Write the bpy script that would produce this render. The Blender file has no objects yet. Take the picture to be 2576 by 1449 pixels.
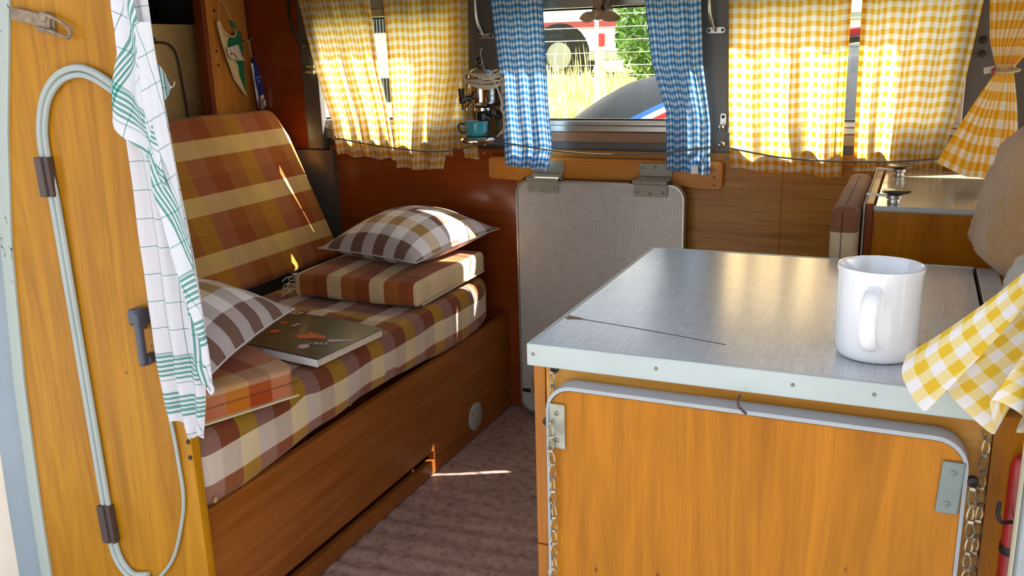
import bpy, bmesh, math, random
from mathutils import Vector, Matrix, noise
random.seed(7)
PI = math.pi
SC = bpy.context.scene
COL = SC.collection
# ------------------------------------------------------------------ camera, world, sun, exposure
cam_d = bpy.data.cameras.new('camera'); cam = bpy.data.objects.new('camera', cam_d); COL.objects.link(cam)
yaw, pit, rol = -0.42687753, 0.26104854, -0.02913302
fwd = Vector((math.sin(yaw)*math.cos(pit), math.cos(yaw)*math.cos(pit), -math.sin(pit)))
rt = Vector((math.cos(yaw), -math.sin(yaw), 0)); upv = rt.cross(fwd)
r2 = math.cos(rol)*rt + math.sin(rol)*upv; u2 = -math.sin(rol)*rt + math.cos(rol)*upv
M = Matrix((r2, u2, -fwd)).transposed().to_4x4(); M.translation = Vector((0, 0, 1.05)); cam.matrix_world = M
cam_d.sensor_width = 36.0; cam_d.lens = 2250*36/2576; cam_d.clip_start = .02; cam_d.clip_end = 300
SC.camera = cam
w = bpy.data.worlds.new('world'); SC.world = w; w.use_nodes = True
nt = w.node_tree; bg = nt.nodes['Background']
sky = nt.nodes.new('ShaderNodeTexSky'); sky.sky_type = 'NISHITA'; sky.sun_disc = False
SUN_AZ, SUN_EL = math.radians(27), math.radians(43)          # azimuth from +x towards +y
sky.sun_elevation = SUN_EL; sky.sun_rotation = PI/2 - SUN_AZ
sky.air_density = 1.0; sky.dust_density = 3.0; sky.ozone_density = 1.0
hs = nt.nodes.new('ShaderNodeHueSaturation'); hs.inputs['Saturation'].default_value = .45   # hazy bright sky
nt.links.new(sky.outputs[0], hs.inputs['Color']); nt.links.new(hs.outputs[0], bg.inputs[0]); bg.inputs[1].default_value = 0.30
sd = bpy.data.lights.new('sun', 'SUN'); sd.energy = 28; sd.angle = math.radians(.53); sd.color = (1, .93, .82)
so = bpy.data.objects.new('sun', sd); COL.objects.link(so)
sv = Vector((math.cos(SUN_AZ)*math.cos(SUN_EL), math.sin(SUN_AZ)*math.cos(SUN_EL), math.sin(SUN_EL)))
so.rotation_euler = sv.to_track_quat('Z', 'Y').to_euler()
SC.view_settings.view_transform = 'Standard'; SC.view_settings.look = 'None'
SC.view_settings.gamma = 1; SC.view_settings.use_curve_mapping = False
SC.view_settings.exposure = 0.55

# ------------------------------------------------------------------ materials
def lin(c):
    if isinstance(c, str):
        c = [int(c[i:i+2], 16)/255 for i in (0, 2, 4)]
    return tuple((v/12.92 if v <= .04045 else ((v+.055)/1.055)**2.4) for v in c) + (1.0,)
class NT:
    def __init__(s, name):
        s.m = bpy.data.materials.new(name); s.m.use_nodes = True; s.t = s.m.node_tree
        s.p = s.t.nodes['Principled BSDF']; s.out = s.t.nodes['Material Output']
    def n(s, typ, **kw):
        nd = s.t.nodes.new(typ)
        for k, v in kw.items(): setattr(nd, k, v)
        return nd
    def l(s, a, b): s.t.links.new(a, b)
    def setin(s, nd, i, v):
        if hasattr(v, 'is_output'): s.l(v, nd.inputs[i])
        else: nd.inputs[i].default_value = v
    def math(s, op, a, b=0.0, c=None):
        nd = s.n('ShaderNodeMath', operation=op); s.setin(nd, 0, a); s.setin(nd, 1, b)
        if c is not None: s.setin(nd, 2, c)
        return nd.outputs[0]
    def mix(s, f, a, b, mode='MIX'):
        nd = s.n('ShaderNodeMix', data_type='RGBA', blend_type=mode)
        s.setin(nd, 0, f); s.setin(nd, 6, a); s.setin(nd, 7, b); return nd.outputs[2]
    def coords(s, kind='Object', scale=(1, 1, 1), rot=(0, 0, 0)):
        tc = s.n('ShaderNodeTexCoord'); mp = s.n('ShaderNodeMapping')
        s.l(tc.outputs[kind], mp.inputs[0]); mp.inputs['Scale'].default_value = scale; mp.inputs['Rotation'].default_value = rot
        return mp.outputs[0]
    def noise(s, vec, scale=5, detail=3, rough=.5, dist=0):
        nd = s.n('ShaderNodeTexNoise'); s.l(vec, nd.inputs['Vector']); nd.inputs['Scale'].default_value = scale
        nd.inputs['Detail'].default_value = detail; nd.inputs['Roughness'].default_value = rough; nd.inputs['Distortion'].default_value = dist
        return nd.outputs[0]
    def ramp(s, f, stops, const=False):
        nd = s.n('ShaderNodeValToRGB'); cr = nd.color_ramp
        if const: cr.interpolation = 'CONSTANT'
        while len(cr.elements) < len(stops): cr.elements.new(.5)
        for e, (p, c) in zip(cr.elements, stops): e.position = p; e.color = c if len(c) == 4 else tuple(c)+(1,)
        s.l(f, nd.inputs[0]); return nd.outputs[0]
    def bump(s, h, strength=.3, dist=.002):
        nd = s.n('ShaderNodeBump'); s.l(h, nd.inputs['Height']); nd.inputs['Strength'].default_value = strength
        nd.inputs['Distance'].default_value = dist; s.l(nd.outputs[0], s.p.inputs['Normal'])
    def base(s, v, rough=.5, metal=0, coat=0, spec=.5):
        s.setin(s.p, 'Base Color', v); s.setin(s.p, 'Roughness', rough); s.p.inputs['Metallic'].default_value = metal
        s.p.inputs['Coat Weight'].default_value = coat; s.p.inputs['Coat Roughness'].default_value = .12
        s.p.inputs['Specular IOR Level'].default_value = spec
        return s.m
def plain(name, c, rough=.5, metal=0, coat=0, var=.08, scale=12, bump=0, spec=.5):
    t = NT(name); v = t.coords(); n = t.noise(v, scale, 4)
    a = lin(c); k = 1-var
    col = t.ramp(n, [(.3, (a[0]*k, a[1]*k, a[2]*k, 1)), (.7, tuple(min(1, q*(1+var)) for q in a[:3])+(1,))])
    if bump: t.bump(t.noise(v, scale*8, 3), bump, .001)
    return t.base(col, rough, metal, coat, spec)
def wood(name, c1, c2, grain='z', rough=.36, coat=.07, knots=True, streak=.9):
    t = NT(name)
    st = {'z': (9, 9, .8), 'x': (.8, 9, 9), 'y': (9, .8, 9)}[grain]
    fi = {'z': (90, 90, 4), 'x': (4, 90, 90), 'y': (90, 4, 90)}[grain]
    n1 = t.noise(t.coords(scale=st), 1.9, 6, .65, 1.6)
    n2 = t.noise(t.coords(scale=fi), 1.3, 3, .7)
    n3 = t.noise(t.coords(scale=(1, 1, 1)), 2.4, 2)
    col = t.mix(t.ramp(n1, [(.34, (0,)*3), (.66, (1,)*3)]), lin(c1), lin(c2))
    col = t.mix(t.math('MULTIPLY', t.math('SUBTRACT', n2, .45), streak), col, lin('4a2206'))
    col = t.mix(t.math('MULTIPLY', n3, .25), col, lin(c2))
    if knots:
        vo = t.n('ShaderNodeTexVoronoi'); t.l(t.coords(scale=(5, 5, 3.2)), vo.inputs['Vector']); vo.inputs['Scale'].default_value = 3.4
        k = t.ramp(vo.outputs['Distance'], [(.02, (1,)*3), (.055, (0,)*3)])
        col = t.mix(t.math('MULTIPLY', k, .7), col, lin('4a2206'))
    t.bump(n2, .08, .001)
    t.base(col, rough, 0, coat, .2)
    t.p.inputs['Coat Roughness'].default_value = .18
    return t.m
def gingham(name, full, half, white, period, transl=.5, backcol=None):
    t = NT(name); uv = t.coords('UV'); sp = t.n('ShaderNodeSeparateXYZ'); t.l(uv, sp.inputs[0])
    def st(o): return t.math('LESS_THAN', t.math('FRACT', t.math('DIVIDE', o, period)), .5)
    a, b = st(sp.outputs[0]), st(sp.outputs[1])
    s = t.math('MULTIPLY', t.math('ADD', a, b), .5)
    col = t.ramp(s, [(0, lin(white)), (.4, lin(half)), (.9, lin(full))], True)
    weave = t.noise(t.coords('UV', scale=(900, 900, 1)), 1, 2)
    col = t.mix(.12, col, weave, 'MULTIPLY')
    t.p.inputs['Roughness'].default_value = .9; t.l(col, t.p.inputs['Base Color']); t.p.inputs['Specular IOR Level'].default_value = .15
    tr = t.n('ShaderNodeBsdfTranslucent'); t.l(col, tr.inputs[0]); mx = t.n('ShaderNodeMixShader'); mx.inputs[0].default_value = transl
    t.l(t.p.outputs[0], mx.inputs[1]); t.l(tr.outputs[0], mx.inputs[2]); t.l(mx.outputs[0], t.out.inputs[0])
    return t.m
def plaid(name, along, across, per_a, per_c, off_a=0, off_c=0, grain=.35, mixf=.5):
    """woven cloth: the colour of each cell is the mean of its warp and its weft stripe"""
    t = NT(name); sp = t.n('ShaderNodeSeparateXYZ'); t.l(t.coords('UV'), sp.inputs[0])
    def st(o, per, off, cols):
        f = t.math('FRACT', t.math('ADD', t.math('DIVIDE', o, per), off+10)); n = len(cols)
        return t.ramp(f, [(i/n, lin(c)) for i, c in enumerate(cols)], True)
    A = st(sp.outputs[0], per_a, off_a, along); B = st(sp.outputs[1], per_c, off_c, across)
    chk = t.n('ShaderNodeTexChecker'); t.l(t.coords('UV', scale=(450, 450, 1)), chk.inputs[0]); chk.inputs['Scale'].default_value = 1
    f = t.math('ADD', mixf-grain/2, t.math('MULTIPLY', chk.outputs[1], grain))
    col = t.mix(f, A, B)
    soft = t.noise(t.coords('UV'), 9, 4)
    col = t.mix(t.math('MULTIPLY', t.math('SUBTRACT', soft, .42), .5), col, lin('6b3f22'))
    t.bump(t.noise(t.coords('UV', scale=(500, 500, 1)), 1, 2), .25, .001)
    t.base(col, .88, 0, 0, .2); t.p.inputs['Sheen Weight'].default_value = .15
    return t.m
def laminate(name, c1, c2, rough=.3, axes='xy'):
    t = NT(name)
    sx, sy = {'xy': ((30, 900, 30), (900, 30, 30)), 'xz': ((30, 30, 900), (900, 30, 30))}[axes]
    n1 = t.noise(t.coords(scale=sx), .8, 3, .6); n2 = t.noise(t.coords(scale=sy), .8, 3, .6)
    s = t.math('MULTIPLY', t.math('ADD', n1, n2), .5)
    col = t.ramp(s, [(.36, lin(c1)), (.6, lin(c2))])
    t.bump(s, .04, .0004)
    t.base(col, rough, 0, .5); t.p.inputs['Coat Roughness'].default_value = .16; return t.m
def glassmat():
    t = NT('window_glass'); tr = t.n('ShaderNodeBsdfTransparent'); gl = t.n('ShaderNodeBsdfGlossy'); gl.inputs['Roughness'].default_value = .02
    tr.inputs[0].default_value = (.97, .98, .97, 1)
    lw = t.n('ShaderNodeLayerWeight'); mx = t.n('ShaderNodeMixShader'); fr = t.math('ADD', .03, t.math('MULTIPLY', t.math('POWER', lw.outputs['Facing'], 4.0), .5))
    t.l(fr, mx.inputs[0]); t.l(tr.outputs[0], mx.inputs[1]); t.l(gl.outputs[0], mx.inputs[2]); t.l(mx.outputs[0], t.out.inputs[0]); return t.m
def towelmat():
    t = NT('towel_cloth'); sp = t.n('ShaderNodeSeparateXYZ'); t.l(t.coords('UV'), sp.inputs[0])
    def line(o, per, wd, off=0):
        f = t.math('FRACT', t.math('ADD', t.math('DIVIDE', o, per), off+10)); return t.math('LESS_THAN', f, wd)
    def band(o, a, b):
        ins = t.math('MULTIPLY', t.math('GREATER_THAN', o, a), t.math('LESS_THAN', o, b))
        return t.math('MULTIPLY', ins, line(o, .0075, .55))
    U, V = sp.outputs[0], sp.outputs[1]
    g = t.math('ADD', line(U, .042, .03, .3), line(V, .042, .03, .1))
    b = t.math('ADD', band(U, .03, .067), t.math('ADD', band(V, .498, .536), band(V, .562, .600)))
    b = t.math('ADD', b, band(U, .30, .337))
    col = t.mix(t.math('MINIMUM', t.math('MULTIPLY', b, .8), 1), lin('e4e3e8'), lin('128a78'))
    col = t.mix(t.math('MINIMUM', t.math('MULTIPLY', g, .75), 1), col, lin('1b7f72'))
    t.bump(t.noise(t.coords('UV', scale=(400, 400, 1)), 1, 2), .2, .001)
    t.base(col, .9, 0, 0, .1)
    tr = t.n('ShaderNodeBsdfTranslucent'); t.l(col, tr.inputs[0]); mx = t.n('ShaderNodeMixShader'); mx.inputs[0].default_value = .25
    t.l(t.p.outputs[0], mx.inputs[1]); t.l(tr.outputs[0], mx.inputs[2]); t.l(mx.outputs[0], t.out.inputs[0])
    return t.m
def floormat():
    t = NT('lino_floor'); v = t.coords(); n = t.noise(v, 55, 5, .7); n2 = t.noise(v, 4, 3)
    col = t.ramp(n, [(.3, lin('7c5f56')), (.5, lin('b39489')), (.75, lin('c6aba0'))])
    col = t.mix(t.math('MULTIPLY', t.math('SUBTRACT', n2, .4), .6), col, lin('5e4038'))
    sp = t.n('ShaderNodeTexVoronoi'); t.l(v, sp.inputs['Vector']); sp.inputs['Scale'].default_value = 42
    col = t.mix(t.ramp(sp.outputs['Distance'], [(0, (.8,)*3), (.06, (0,)*3)]), col, lin('2c1b17'))
    t.bump(n, .12, .001); return t.base(col, .42, 0, .1)
def furmat(name, c1, c2):
    t = NT(name); v = t.coords(); n = t.noise(v, 38, 6, .75); n2 = t.noise(v, 6, 3)
    col = t.mix(n2, lin(c1), lin(c2)); col = t.mix(t.math('MULTIPLY', t.math('SUBTRACT', n, .35), .3), col, lin('fff4e0'))
    t.bump(t.noise(v, 160, 5, .8), .9, .004); t.base(col, .95, 0, 0, .05); t.p.inputs['Sheen Weight'].default_value = .6; return t.m
def magmat():
    t = NT('magazine_cover'); uv = t.coords('UV'); sp = t.n('ShaderNodeSeparateXYZ'); t.l(uv, sp.inputs[0])
    n = t.noise(t.coords('UV', scale=(3, 9, 1), rot=(0, 0, .5)), 2.2, 6, .7, 1.5); n2 = t.noise(uv, 3, 3)
    col = t.ramp(n, [(.40, lin('1c2c26')), (.52, lin('2f453c')), (.62, lin('3f5244')), (.74, lin('8d8c62'))])
    left = t.math('LESS_THAN', t.math('ADD', sp.outputs[0], t.math('MULTIPLY', n2, .25)), .52)
    col = t.mix(left, col, t.mix(n2, lin('1e241e'), lin('2c332a')))
    t.bump(t.noise(uv, 12, 2), .15, .002); return t.base(col, .35, 0, .2)

M_ = {}
def setup_mats():
    m = M_
    m['wood_closet'] = wood('varnished_closet_ply', '986002', 'be8212', 'z')
    m['wood_cab'] = wood('varnished_cabinet_ply', '985602', 'ba740a', 'z')
    m['wood_bench'] = wood('bench_ply', '84480f', 'a0602a', 'y')
    m['wood_wall'] = wood('wall_veneer', '96601c', 'b27c34', 'x', streak=1.6)
    m['wood_mahog'] = wood('mahogany_panel', '7c2f10', '8f3d16', 'x', .24, .3, False)
    m['wood_post'] = wood('pine_post', 'b5702a', 'c98a42', 'z')
    m['wood_ply'] = wood('raw_plywood', 'e0bc78', 'ecca8c', 'x', .7, 0)
    m['wood_batten'] = wood('batten_wood', 'b4691f', 'c98435', 'x')
    m['wood_edge'] = wood('dark_wood_edge', '6b2c10', '84401a', 'z', .4, .2, False)
    m['wood_stile'] = wood('stile_wood', 'c07a22', 'd8a04a', 'x')
    m['lam_top'] = laminate('worktop_laminate', 'a9aeb4', 'd4d7da', .28, 'xy')
    m['lam_board'] = laminate('board_laminate', '9c968f', 'bcb8b2', .35, 'xz')
    m['lip'] = plain('greygreen_edging', 'b4bebb', .35, 0, .2, .05)
    m['trim'] = plain('grey_trim', 'a4a9ad', .35, 0, .1, .06)
    m['paint_grey'] = plain('grey_paint', 'a9a99d', .4, 0, .1, .05)
    m['hinge'] = plain('grey_painted_hinge', '8f8d80', .45, .1, 0, .06)
    m['rail'] = plain('dark_grey_metal', '55514d', .4, .1, .1, .05)
    m['plate'] = plain('worn_metal_plate', '9b9a8c', .5, .45, 0, .25, 60)
    m['plate2'] = plain('greygreen_plate', '7c8783', .5, .2, 0, .1, 20)
    m['rust'] = plain('rusty_metal', '8f7c68', .55, .5, 0, .35, 70)
    m['alu'] = plain('aluminium', 'c2bfb8', .28, .9, 0, .05)
    m['chrome'] = plain('chrome', 'e0ddd8', .08, 1, 0, .02)
    m['steel'] = plain('steel', 'b8b4aa', .25, .9, 0, .1, 40)
    m['screw'] = plain('screw_metal', '8c877a', .4, .8, 0, .15, 200)
    m['dark'] = plain('dark_iron', '2a2422', .5, .3, 0, .1)
    m['black'] = plain('black_bakelite', '141212', .3, 0, .3, .05)
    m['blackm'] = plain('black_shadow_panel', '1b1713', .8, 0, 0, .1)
    m['brownrub'] = plain('brown_clamp', '43332e', .5, 0, .1, .12, 40)
    m['tube'] = plain('grey_hose', 'a3aba6', .4, 0, .15, .06)
    m['jamb'] = plain('jamb_paint', 'a9b5b1', .4, 0, .15, .06)
    m['jamb2'] = plain('jamb_grey_blue', '8796a0', .4, 0, .1, .08, 5)
    m['cream'] = plain('cream_body_paint', 'd8cdbd', .3, 0, .4, .04)
    m['roof'] = plain('headlining', 'a59a86', .8, 0, 0, .06)
    m['white'] = plain('white_enamel', 'f8f8f9', .14, 0, .6, .01)
    m['turq'] = plain('turquoise_enamel', '3fa3b2', .2, 0, .5, .05)
    m['cord'] = plain('cream_cord', 'cfc3ab', .5, 0, 0, .06)
    m['wire'] = plain('grey_wire', '5e574e', .45, .2, 0, .1)
    m['red'] = plain('red_paint', 'c0221c', .35, 0, .3, .1)
    m['redw'] = plain('red_worn', 'a01a18', .4, 0, .3, .2, 30)
    m['green'] = plain('green_felt', '0f7048', .85, 0, 0, .08)
    m['ivory'] = plain('ivory_felt', 'ddc99e', .85, 0, 0, .06)
    m['paper'] = plain('paper', 'd9cfbe', .8, 0, 0, .08, 90)
    m['blue'] = plain('blue_card', '2a3f9a', .5, 0, 0, .1)
    m['foil'] = plain('foil', 'cfd2da', .15, .7, 0, .3, 90)
    m['pinkw'] = plain('cover_lettering', 'd8b8c4', .6)
    m['orange'] = plain('cover_orange', 'd96a3a', .5, 0, 0, .2, 60)
    m['yel'] = gingham('yellow_gingham', 'f4b834', 'fce09a', 'fffaf6', .0235, .66)
    m['yel3'] = gingham('yellow_gingham_tied', 'eeaa1c', 'f6cc70', 'f8f0ea', .033, .5)
    m['yel2'] = gingham('yellow_gingham_large', 'efc63c', 'f6e2a2', 'f6f2f2', .030, .3)
    m['blu'] = gingham('blue_gingham', '2f7cc0', '7fb0dc', 'eef2f6', .0175, .28)
    m['plaid'] = plaid('brown_gold_plaid', ['c09a18', '9c7c78', '7c3a18'], ['fbf3dc', '6e3a1c', '9c5c2c'], .144, .150, .07, .60)
    m['plaid_back'] = plaid('backrest_plaid', ['8e4a22', 'b07a3a', 'c49a30', 'a8705a'], ['ddc486', '8e4818', '9c5a20'], .27, .1525, .1, .56, .3, .62)
    m['plaid_flat'] = plaid('flat_cushion_plaid', ['e8dcb0', 'a0602c', '82361a'], ['a8602c', '93502c', 'b07a34'], .128, .14, .56, .2, .3, .38)
    m['plaid_rust'] = plaid('rust_plaid', ['8e3408', 'b87c58', 'b87410'], ['c8b088', 'a84410', 'b05c28'], .13, .3, .2, .2, .7, .42)
    m['plaid_side'] = plaid('brown_cream_plaid', ['8a5c42', '8a5c42'], ['ecdcb0', '8a5a3e', '7a4c34'], .2, .15, .0, .6, .3, .7)
    m['pillow'] = plaid('pillow_plaid', ['f4f0f4', '80685f'], ['623a30', 'f2edf2', 'c29a28', 'f2edf2'], .085, .165, .1, .0, .3)
    m['pillow2'] = plaid('pillow_plaid_light', ['f4f0f4', '80685f'], ['6c4638', 'f6f2f4', 'c8a234', 'f4eff0'], .085, .23, .1, .0, .5)
    m['seam'] = plain('cream_piping', 'cfc8a4', .8)
    m['thread'] = plain('dark_thread', '3a1c10', .9)
    m['fray'] = plain('frayed_thread', 'd8cfb4', .9)
    m['towel'] = towelmat(); m['floor'] = floormat(); m['glass'] = glassmat()
    m['fur1'] = furmat('brown_sheepskin', 'bd8c50', 'd6aa70'); m['fur2'] = furmat('pale_sheepskin', 'd2c9b4', 'e6dfcd')
    m['mag'] = magmat()
    m['strap'] = plain('pale_strap', 'c4bc90', .7)
    m['grass'] = plain('grass_soil', '8f9a50', .9, 0, 0, .4, 6)
    m['blade'] = plain('dry_grass', 'd8cf88', .8, 0, 0, .3, 3)
    m['leaf'] = plain('bush_leaf', '5f8a3a', .7, 0, 0, .35, 9)
    m['asphalt'] = plain('asphalt', '6f6f70', .9, 0, 0, .15, 10)
    m['carwhite'] = plain('white_car_paint', 'f2f2f0', .3, 0, .4, .02)
    m['cardark'] = plain('dark_grey_car_paint', '2a2f34', .65, 0, 0, .06, 3, 0, .25)
    m['carglass'] = plain('dark_car_glass', '30363a', .08, 0, .5, .05)
    m['tyre'] = plain('tyre_rubber', '1c1c1c', .8)
    m['stripeblue'] = plain('stripe_blue', '2f5fae', .4); m['fence'] = plain('galvanised_wire', 'c8ccd0', .4, .5)
    m['label'] = plain('white_tag', 'f6f6f6', .6)
setup_mats()

# ------------------------------------------------------------------ mesh builder
SPLIT = {'screw', 'hole_patch', 'foot_plate', 'pin', 'slot_mark', 'side_edge', 'window_gasket', 'printed_cuff'}
class MB:
    def __init__(s): s.v = []; s.f = []; s.uv = []; s.mi = []
    def add(s, vs, fs, uvs=None, mi=0):
        b = len(s.v); s.v += [tuple(p) for p in vs]
        for k, f in enumerate(fs):
            s.f.append([b+i for i in f]); s.mi.append(mi)
            s.uv.append(uvs[k] if uvs else [(0, 0)]*len(f))
        return s
    def box(s, x0, x1, y0, y1, z0, z1, mi=0):
        v = [(x, y, z) for x in (x0, x1) for y in (y0, y1) for z in (z0, z1)]
        return s.add(v, [(0, 1, 3, 2), (4, 6, 7, 5), (0, 4, 5, 1), (2, 3, 7, 6), (0, 2, 6, 4), (1, 5, 7, 3)], None, mi)
    def obox(s, c, ax, ay, az, mi=0):
        c = Vector(c); ax, ay, az = Vector(ax), Vector(ay), Vector(az)
        v = [c+i*ax+j*ay+k*az for i in (-1, 1) for j in (-1, 1) for k in (-1, 1)]
        return s.add(v, [(0, 1, 3, 2), (4, 6, 7, 5), (0, 4, 5, 1), (2, 3, 7, 6), (0, 2, 6, 4), (1, 5, 7, 3)], None, mi)
    def tube(s, pts, r, n=8, closed=False, flat=1.0, cap=True):
        P = [Vector(p) for p in pts]; L = len(P); rings = []
        up = Vector((0, 0, 1))
        rr = r if isinstance(r, (list, tuple)) else [r]*L
        prev = None; vs = []
        for i in range(L):
            a = P[(i-1) % L] if (closed or i > 0) else P[i]; b = P[(i+1) % L] if (closed or i < L-1) else P[i]
            t = (b-a).normalized()
            if prev is None:
                ref = up if abs(t.dot(up)) < .9 else Vector((0, 1, 0)); nrm = (ref-t*ref.dot(t)).normalized()
            else:
                nrm = (prev-t*prev.dot(t)).normalized()
            prev = nrm; bi = t.cross(nrm)
            for k in range(n):
                a_ = 2*PI*k/n; vs.append(P[i]+nrm*math.cos(a_)*rr[i]+bi*math.sin(a_)*rr[i]*flat)
        fs = []
        for i in range(L if closed else L-1):
            j = (i+1) % L
            for k in range(n): fs.append((i*n+k, i*n+(k+1) % n, j*n+(k+1) % n, j*n+k))
        if not closed and cap: fs.append(tuple(range(n-1, -1, -1))); fs.append(tuple((L-1)*n+k for k in range(n)))
        return s.add(vs, fs)
    def lathe(s, prof, c, n=24, axis='z', caps=True):
        c = Vector(c); vs = []
        for (r, h) in prof:
            for k in range(n):
                a = 2*PI*k/n; p = (r*math.cos(a), r*math.sin(a), h)
                if axis == 'y': p = (p[0], p[2], p[1])
                if axis == 'x': p = (p[2], p[0], p[1])
                vs.append(c+Vector(p))
        fs = []; L = len(prof)
        for i in range(L-1):
            for k in range(n): fs.append((i*n+k, i*n+(k+1) % n, (i+1)*n+(k+1) % n, (i+1)*n+k))
        if caps:
            if prof[0][0] > 1e-6: fs.append(tuple(range(n-1, -1, -1)))
            if prof[-1][0] > 1e-6: fs.append(tuple((L-1)*n+k for k in range(n)))
        return s.add(vs, fs)
    def prism(s, poly, axis, d0, d1, mi=0):
        n = len(poly)
        def P(a, b, d): return {'y': (a, d, b), 'z': (a, b, d), 'x': (d, a, b)}[axis]
        vs = [P(a, b, d0) for a, b in poly]+[P(a, b, d1) for a, b in poly]
        fs = [tuple(range(n)), tuple(range(2*n-1, n-1, -1))]+[(i, i+n, (i+1) % n+n, (i+1) % n) for i in range(n)]
        return s.add(vs, fs, None, mi)
    def grid(s, fn, nu, nv, uvf=None, mi=0, flip=False):
        vs = [fn(i/nu, j/nv) for j in range(nv+1) for i in range(nu+1)]; fs = []; uvs = []
        uvf = uvf or (lambda u, v: (u, v)); W = nu+1
        for j in range(nv):
            for i in range(nu):
                q = [(i, j), (i+1, j), (i+1, j+1), (i, j+1)]
                if flip: q = q[::-1]
                fs.append(tuple(b*W+a for a, b in q)); uvs.append([uvf(a/nu, b/nv) for a, b in q])
        return s.add(vs, fs, uvs, mi)
    def rbox(s, x0, x1, y0, y1, z0, z1, r, n=10, bulge=0, wob=0, uvmode='seat', xf=None, M=None, seed=0, ny=None):
        """rounded soft box with metric uvs: u runs along y, v runs across x and down the front"""
        ny = ny or n; cs = {}
        vs = []; fs = []; uvs = []
        dims = [(x0, x1), (y0, y1), (z0, z1)]; ns = [n, ny, 4]
        def sh(p):
            q = []; d = Vector(p)
            inner = Vector([min(max(p[i], dims[i][0]+r), dims[i][1]-r) for i in range(3)])
            dd = d-inner
            if dd.length > 1e-9:
                dd.normalize(); d = inner+dd*r
            fx = (p[0]-x0)/(x1-x0)*2-1; fy = (p[1]-y0)/(y1-y0)*2-1
            if p[2] > (z0+z1)/2: d.z += bulge*(1-fx*fx)*(1-fy*fy)
            if wob:
                nz = noise.noise(Vector((p[0]*9+seed, p[1]*9, p[2]*9))); d.z += wob*nz; d.x += wob*.6*noise.noise(Vector((p[1]*8, p[2]*8, seed+5))); d.y += wob*.5*noise.noise(Vector((p[0]*8, p[2]*8, seed+9)))
            return d
        def face(ax, side):
            a, b = [i for i in range(3) if i != ax]
            na, nb = ns[a], ns[b]; idx = {}
            def cc(k, t):  # denser near rounded edges
                lo, hi = dims[k]; e = r/(hi-lo)
                tt = t
                if t < .2: tt = t/.2*e
                elif t > .8: tt = 1-(1-t)/.2*e
                else: tt = e+(t-.2)/.6*(1-2*e)
                return lo+tt*(hi-lo)
            na = max(10, na//5*5); nb = max(10, nb//5*5)
            for i in range(na+1):
                for j in range(nb+1):
                    p = [0, 0, 0]; p[ax] = dims[ax][side]; p[a] = cc(a, i/na); p[b] = cc(b, j/nb)
                    key = tuple(round(c, 6) for c in p)
                    if key not in cs: cs[key] = len(vs); vs.append(sh(p))
                    idx[i, j] = (cs[key], p)
            for i in range(na):
                for j in range(nb):
                    q = [idx[i, j], idx[i+1, j], idx[i+1, j+1], idx[i, j+1]]
                    if (side == 1) == (ax == 1): q = q[::-1]
                    fs.append(tuple(t[0] for t in q))
                    uu = []
                    for _, p in q:
                        if ax == 2: u, v = p[1], x1-p[0]
                        elif ax == 0: u, v = p[1], -(z1-p[2])*(1 if side == 1 else -1)+(0 if side == 1 else x1-x0)
                        else: u, v = p[1]+(z1-p[2])*(1 if side == 1 else -1), x1-p[0]
                        uu.append((u, v))
                    uvs.append(uu)
        for ax in range(3):
            for side in (0, 1): face(ax, side)
        if M is not None: vs = [M @ v for v in vs]
        return s.add(vs, fs, uvs)
    def islands(s):
        par = list(range(len(s.v)))
        def fd(a):
            while par[a] != a: par[a] = par[par[a]]; a = par[a]
            return a
        for f in s.f:
            for i in f[1:]: par[fd(i)] = fd(f[0])
        out = {}
        for f, u in zip(s.f, s.uv):
            b = out.setdefault(fd(f[0]), (MB(), {}))
            ids = []
            for i in f:
                if i not in b[1]: b[1][i] = len(b[0].v); b[0].v.append(s.v[i])
                ids.append(b[1][i])
            b[0].f.append(ids); b[0].uv.append(u); b[0].mi.append(0)
        return [b[0] for b in out.values()]
    def xf(s, M): s.v = [tuple(M @ Vector(p)) for p in s.v]; return s
    def build(s, name, mat, parent=None, smooth=True, bevel=0, origin=None, sharp=40, sub=0):
        if name in SPLIT:
            isl = s.islands()
            if len(isl) > 1:
                return [b_.build(name, mat, parent, smooth, bevel, origin, sharp, sub) for b_ in isl][0]
        me = bpy.data.meshes.new(name)
        off = Vector(origin) if origin else Vector((0, 0, 0))
        pw = Vector((0, 0, 0))
        if parent is not None:
            q = parent
            while q is not None: pw += q.location; q = q.parent
        base = off if origin else pw
        me.from_pydata([tuple(Vector(p)-base) for p in s.v], [], s.f)
        if any(any(u != (0, 0) for u in us) for us in s.uv):
            ul = me.uv_layers.new(name='UVMap'); k = 0
            flat = [c for us in s.uv for u in us for c in u]
            ul.data.foreach_set('uv', flat)
        mats = mat if isinstance(mat, (list, tuple)) else [mat]
        for m in mats: me.materials.append(M_[m] if isinstance(m, str) else m)
        if len(mats) > 1: me.polygons.foreach_set('material_index', s.mi)
        bm = bmesh.new(); bm.from_mesh(me); bmesh.ops.recalc_face_normals(bm, faces=bm.faces)
        for f in bm.faces: f.smooth = smooth
        if smooth:
            for e in bm.edges:
                if len(e.link_faces) == 2 and e.calc_face_angle(0) > math.radians(sharp): e.smooth = False
        bm.to_mesh(me); bm.free()
        o = bpy.data.objects.new(name, me); COL.objects.link(o)
        if parent is not None: o.parent = parent
        o.location = base-pw
        if bevel:
            b = o.modifiers.new('bevel', 'BEVEL'); b.width = bevel; b.segments = 2; b.limit_method = 'ANGLE'; b.angle_limit = math.radians(35)
        if sub:
            b = o.modifiers.new('sub', 'SUBSURF'); b.levels = sub; b.render_levels = sub
        return o
def tag(o, label, cat, group=None, kind=None):
    o['label'] = label; o['category'] = cat
    if group: o['group'] = group
    if kind: o['kind'] = kind
    return o
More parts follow.
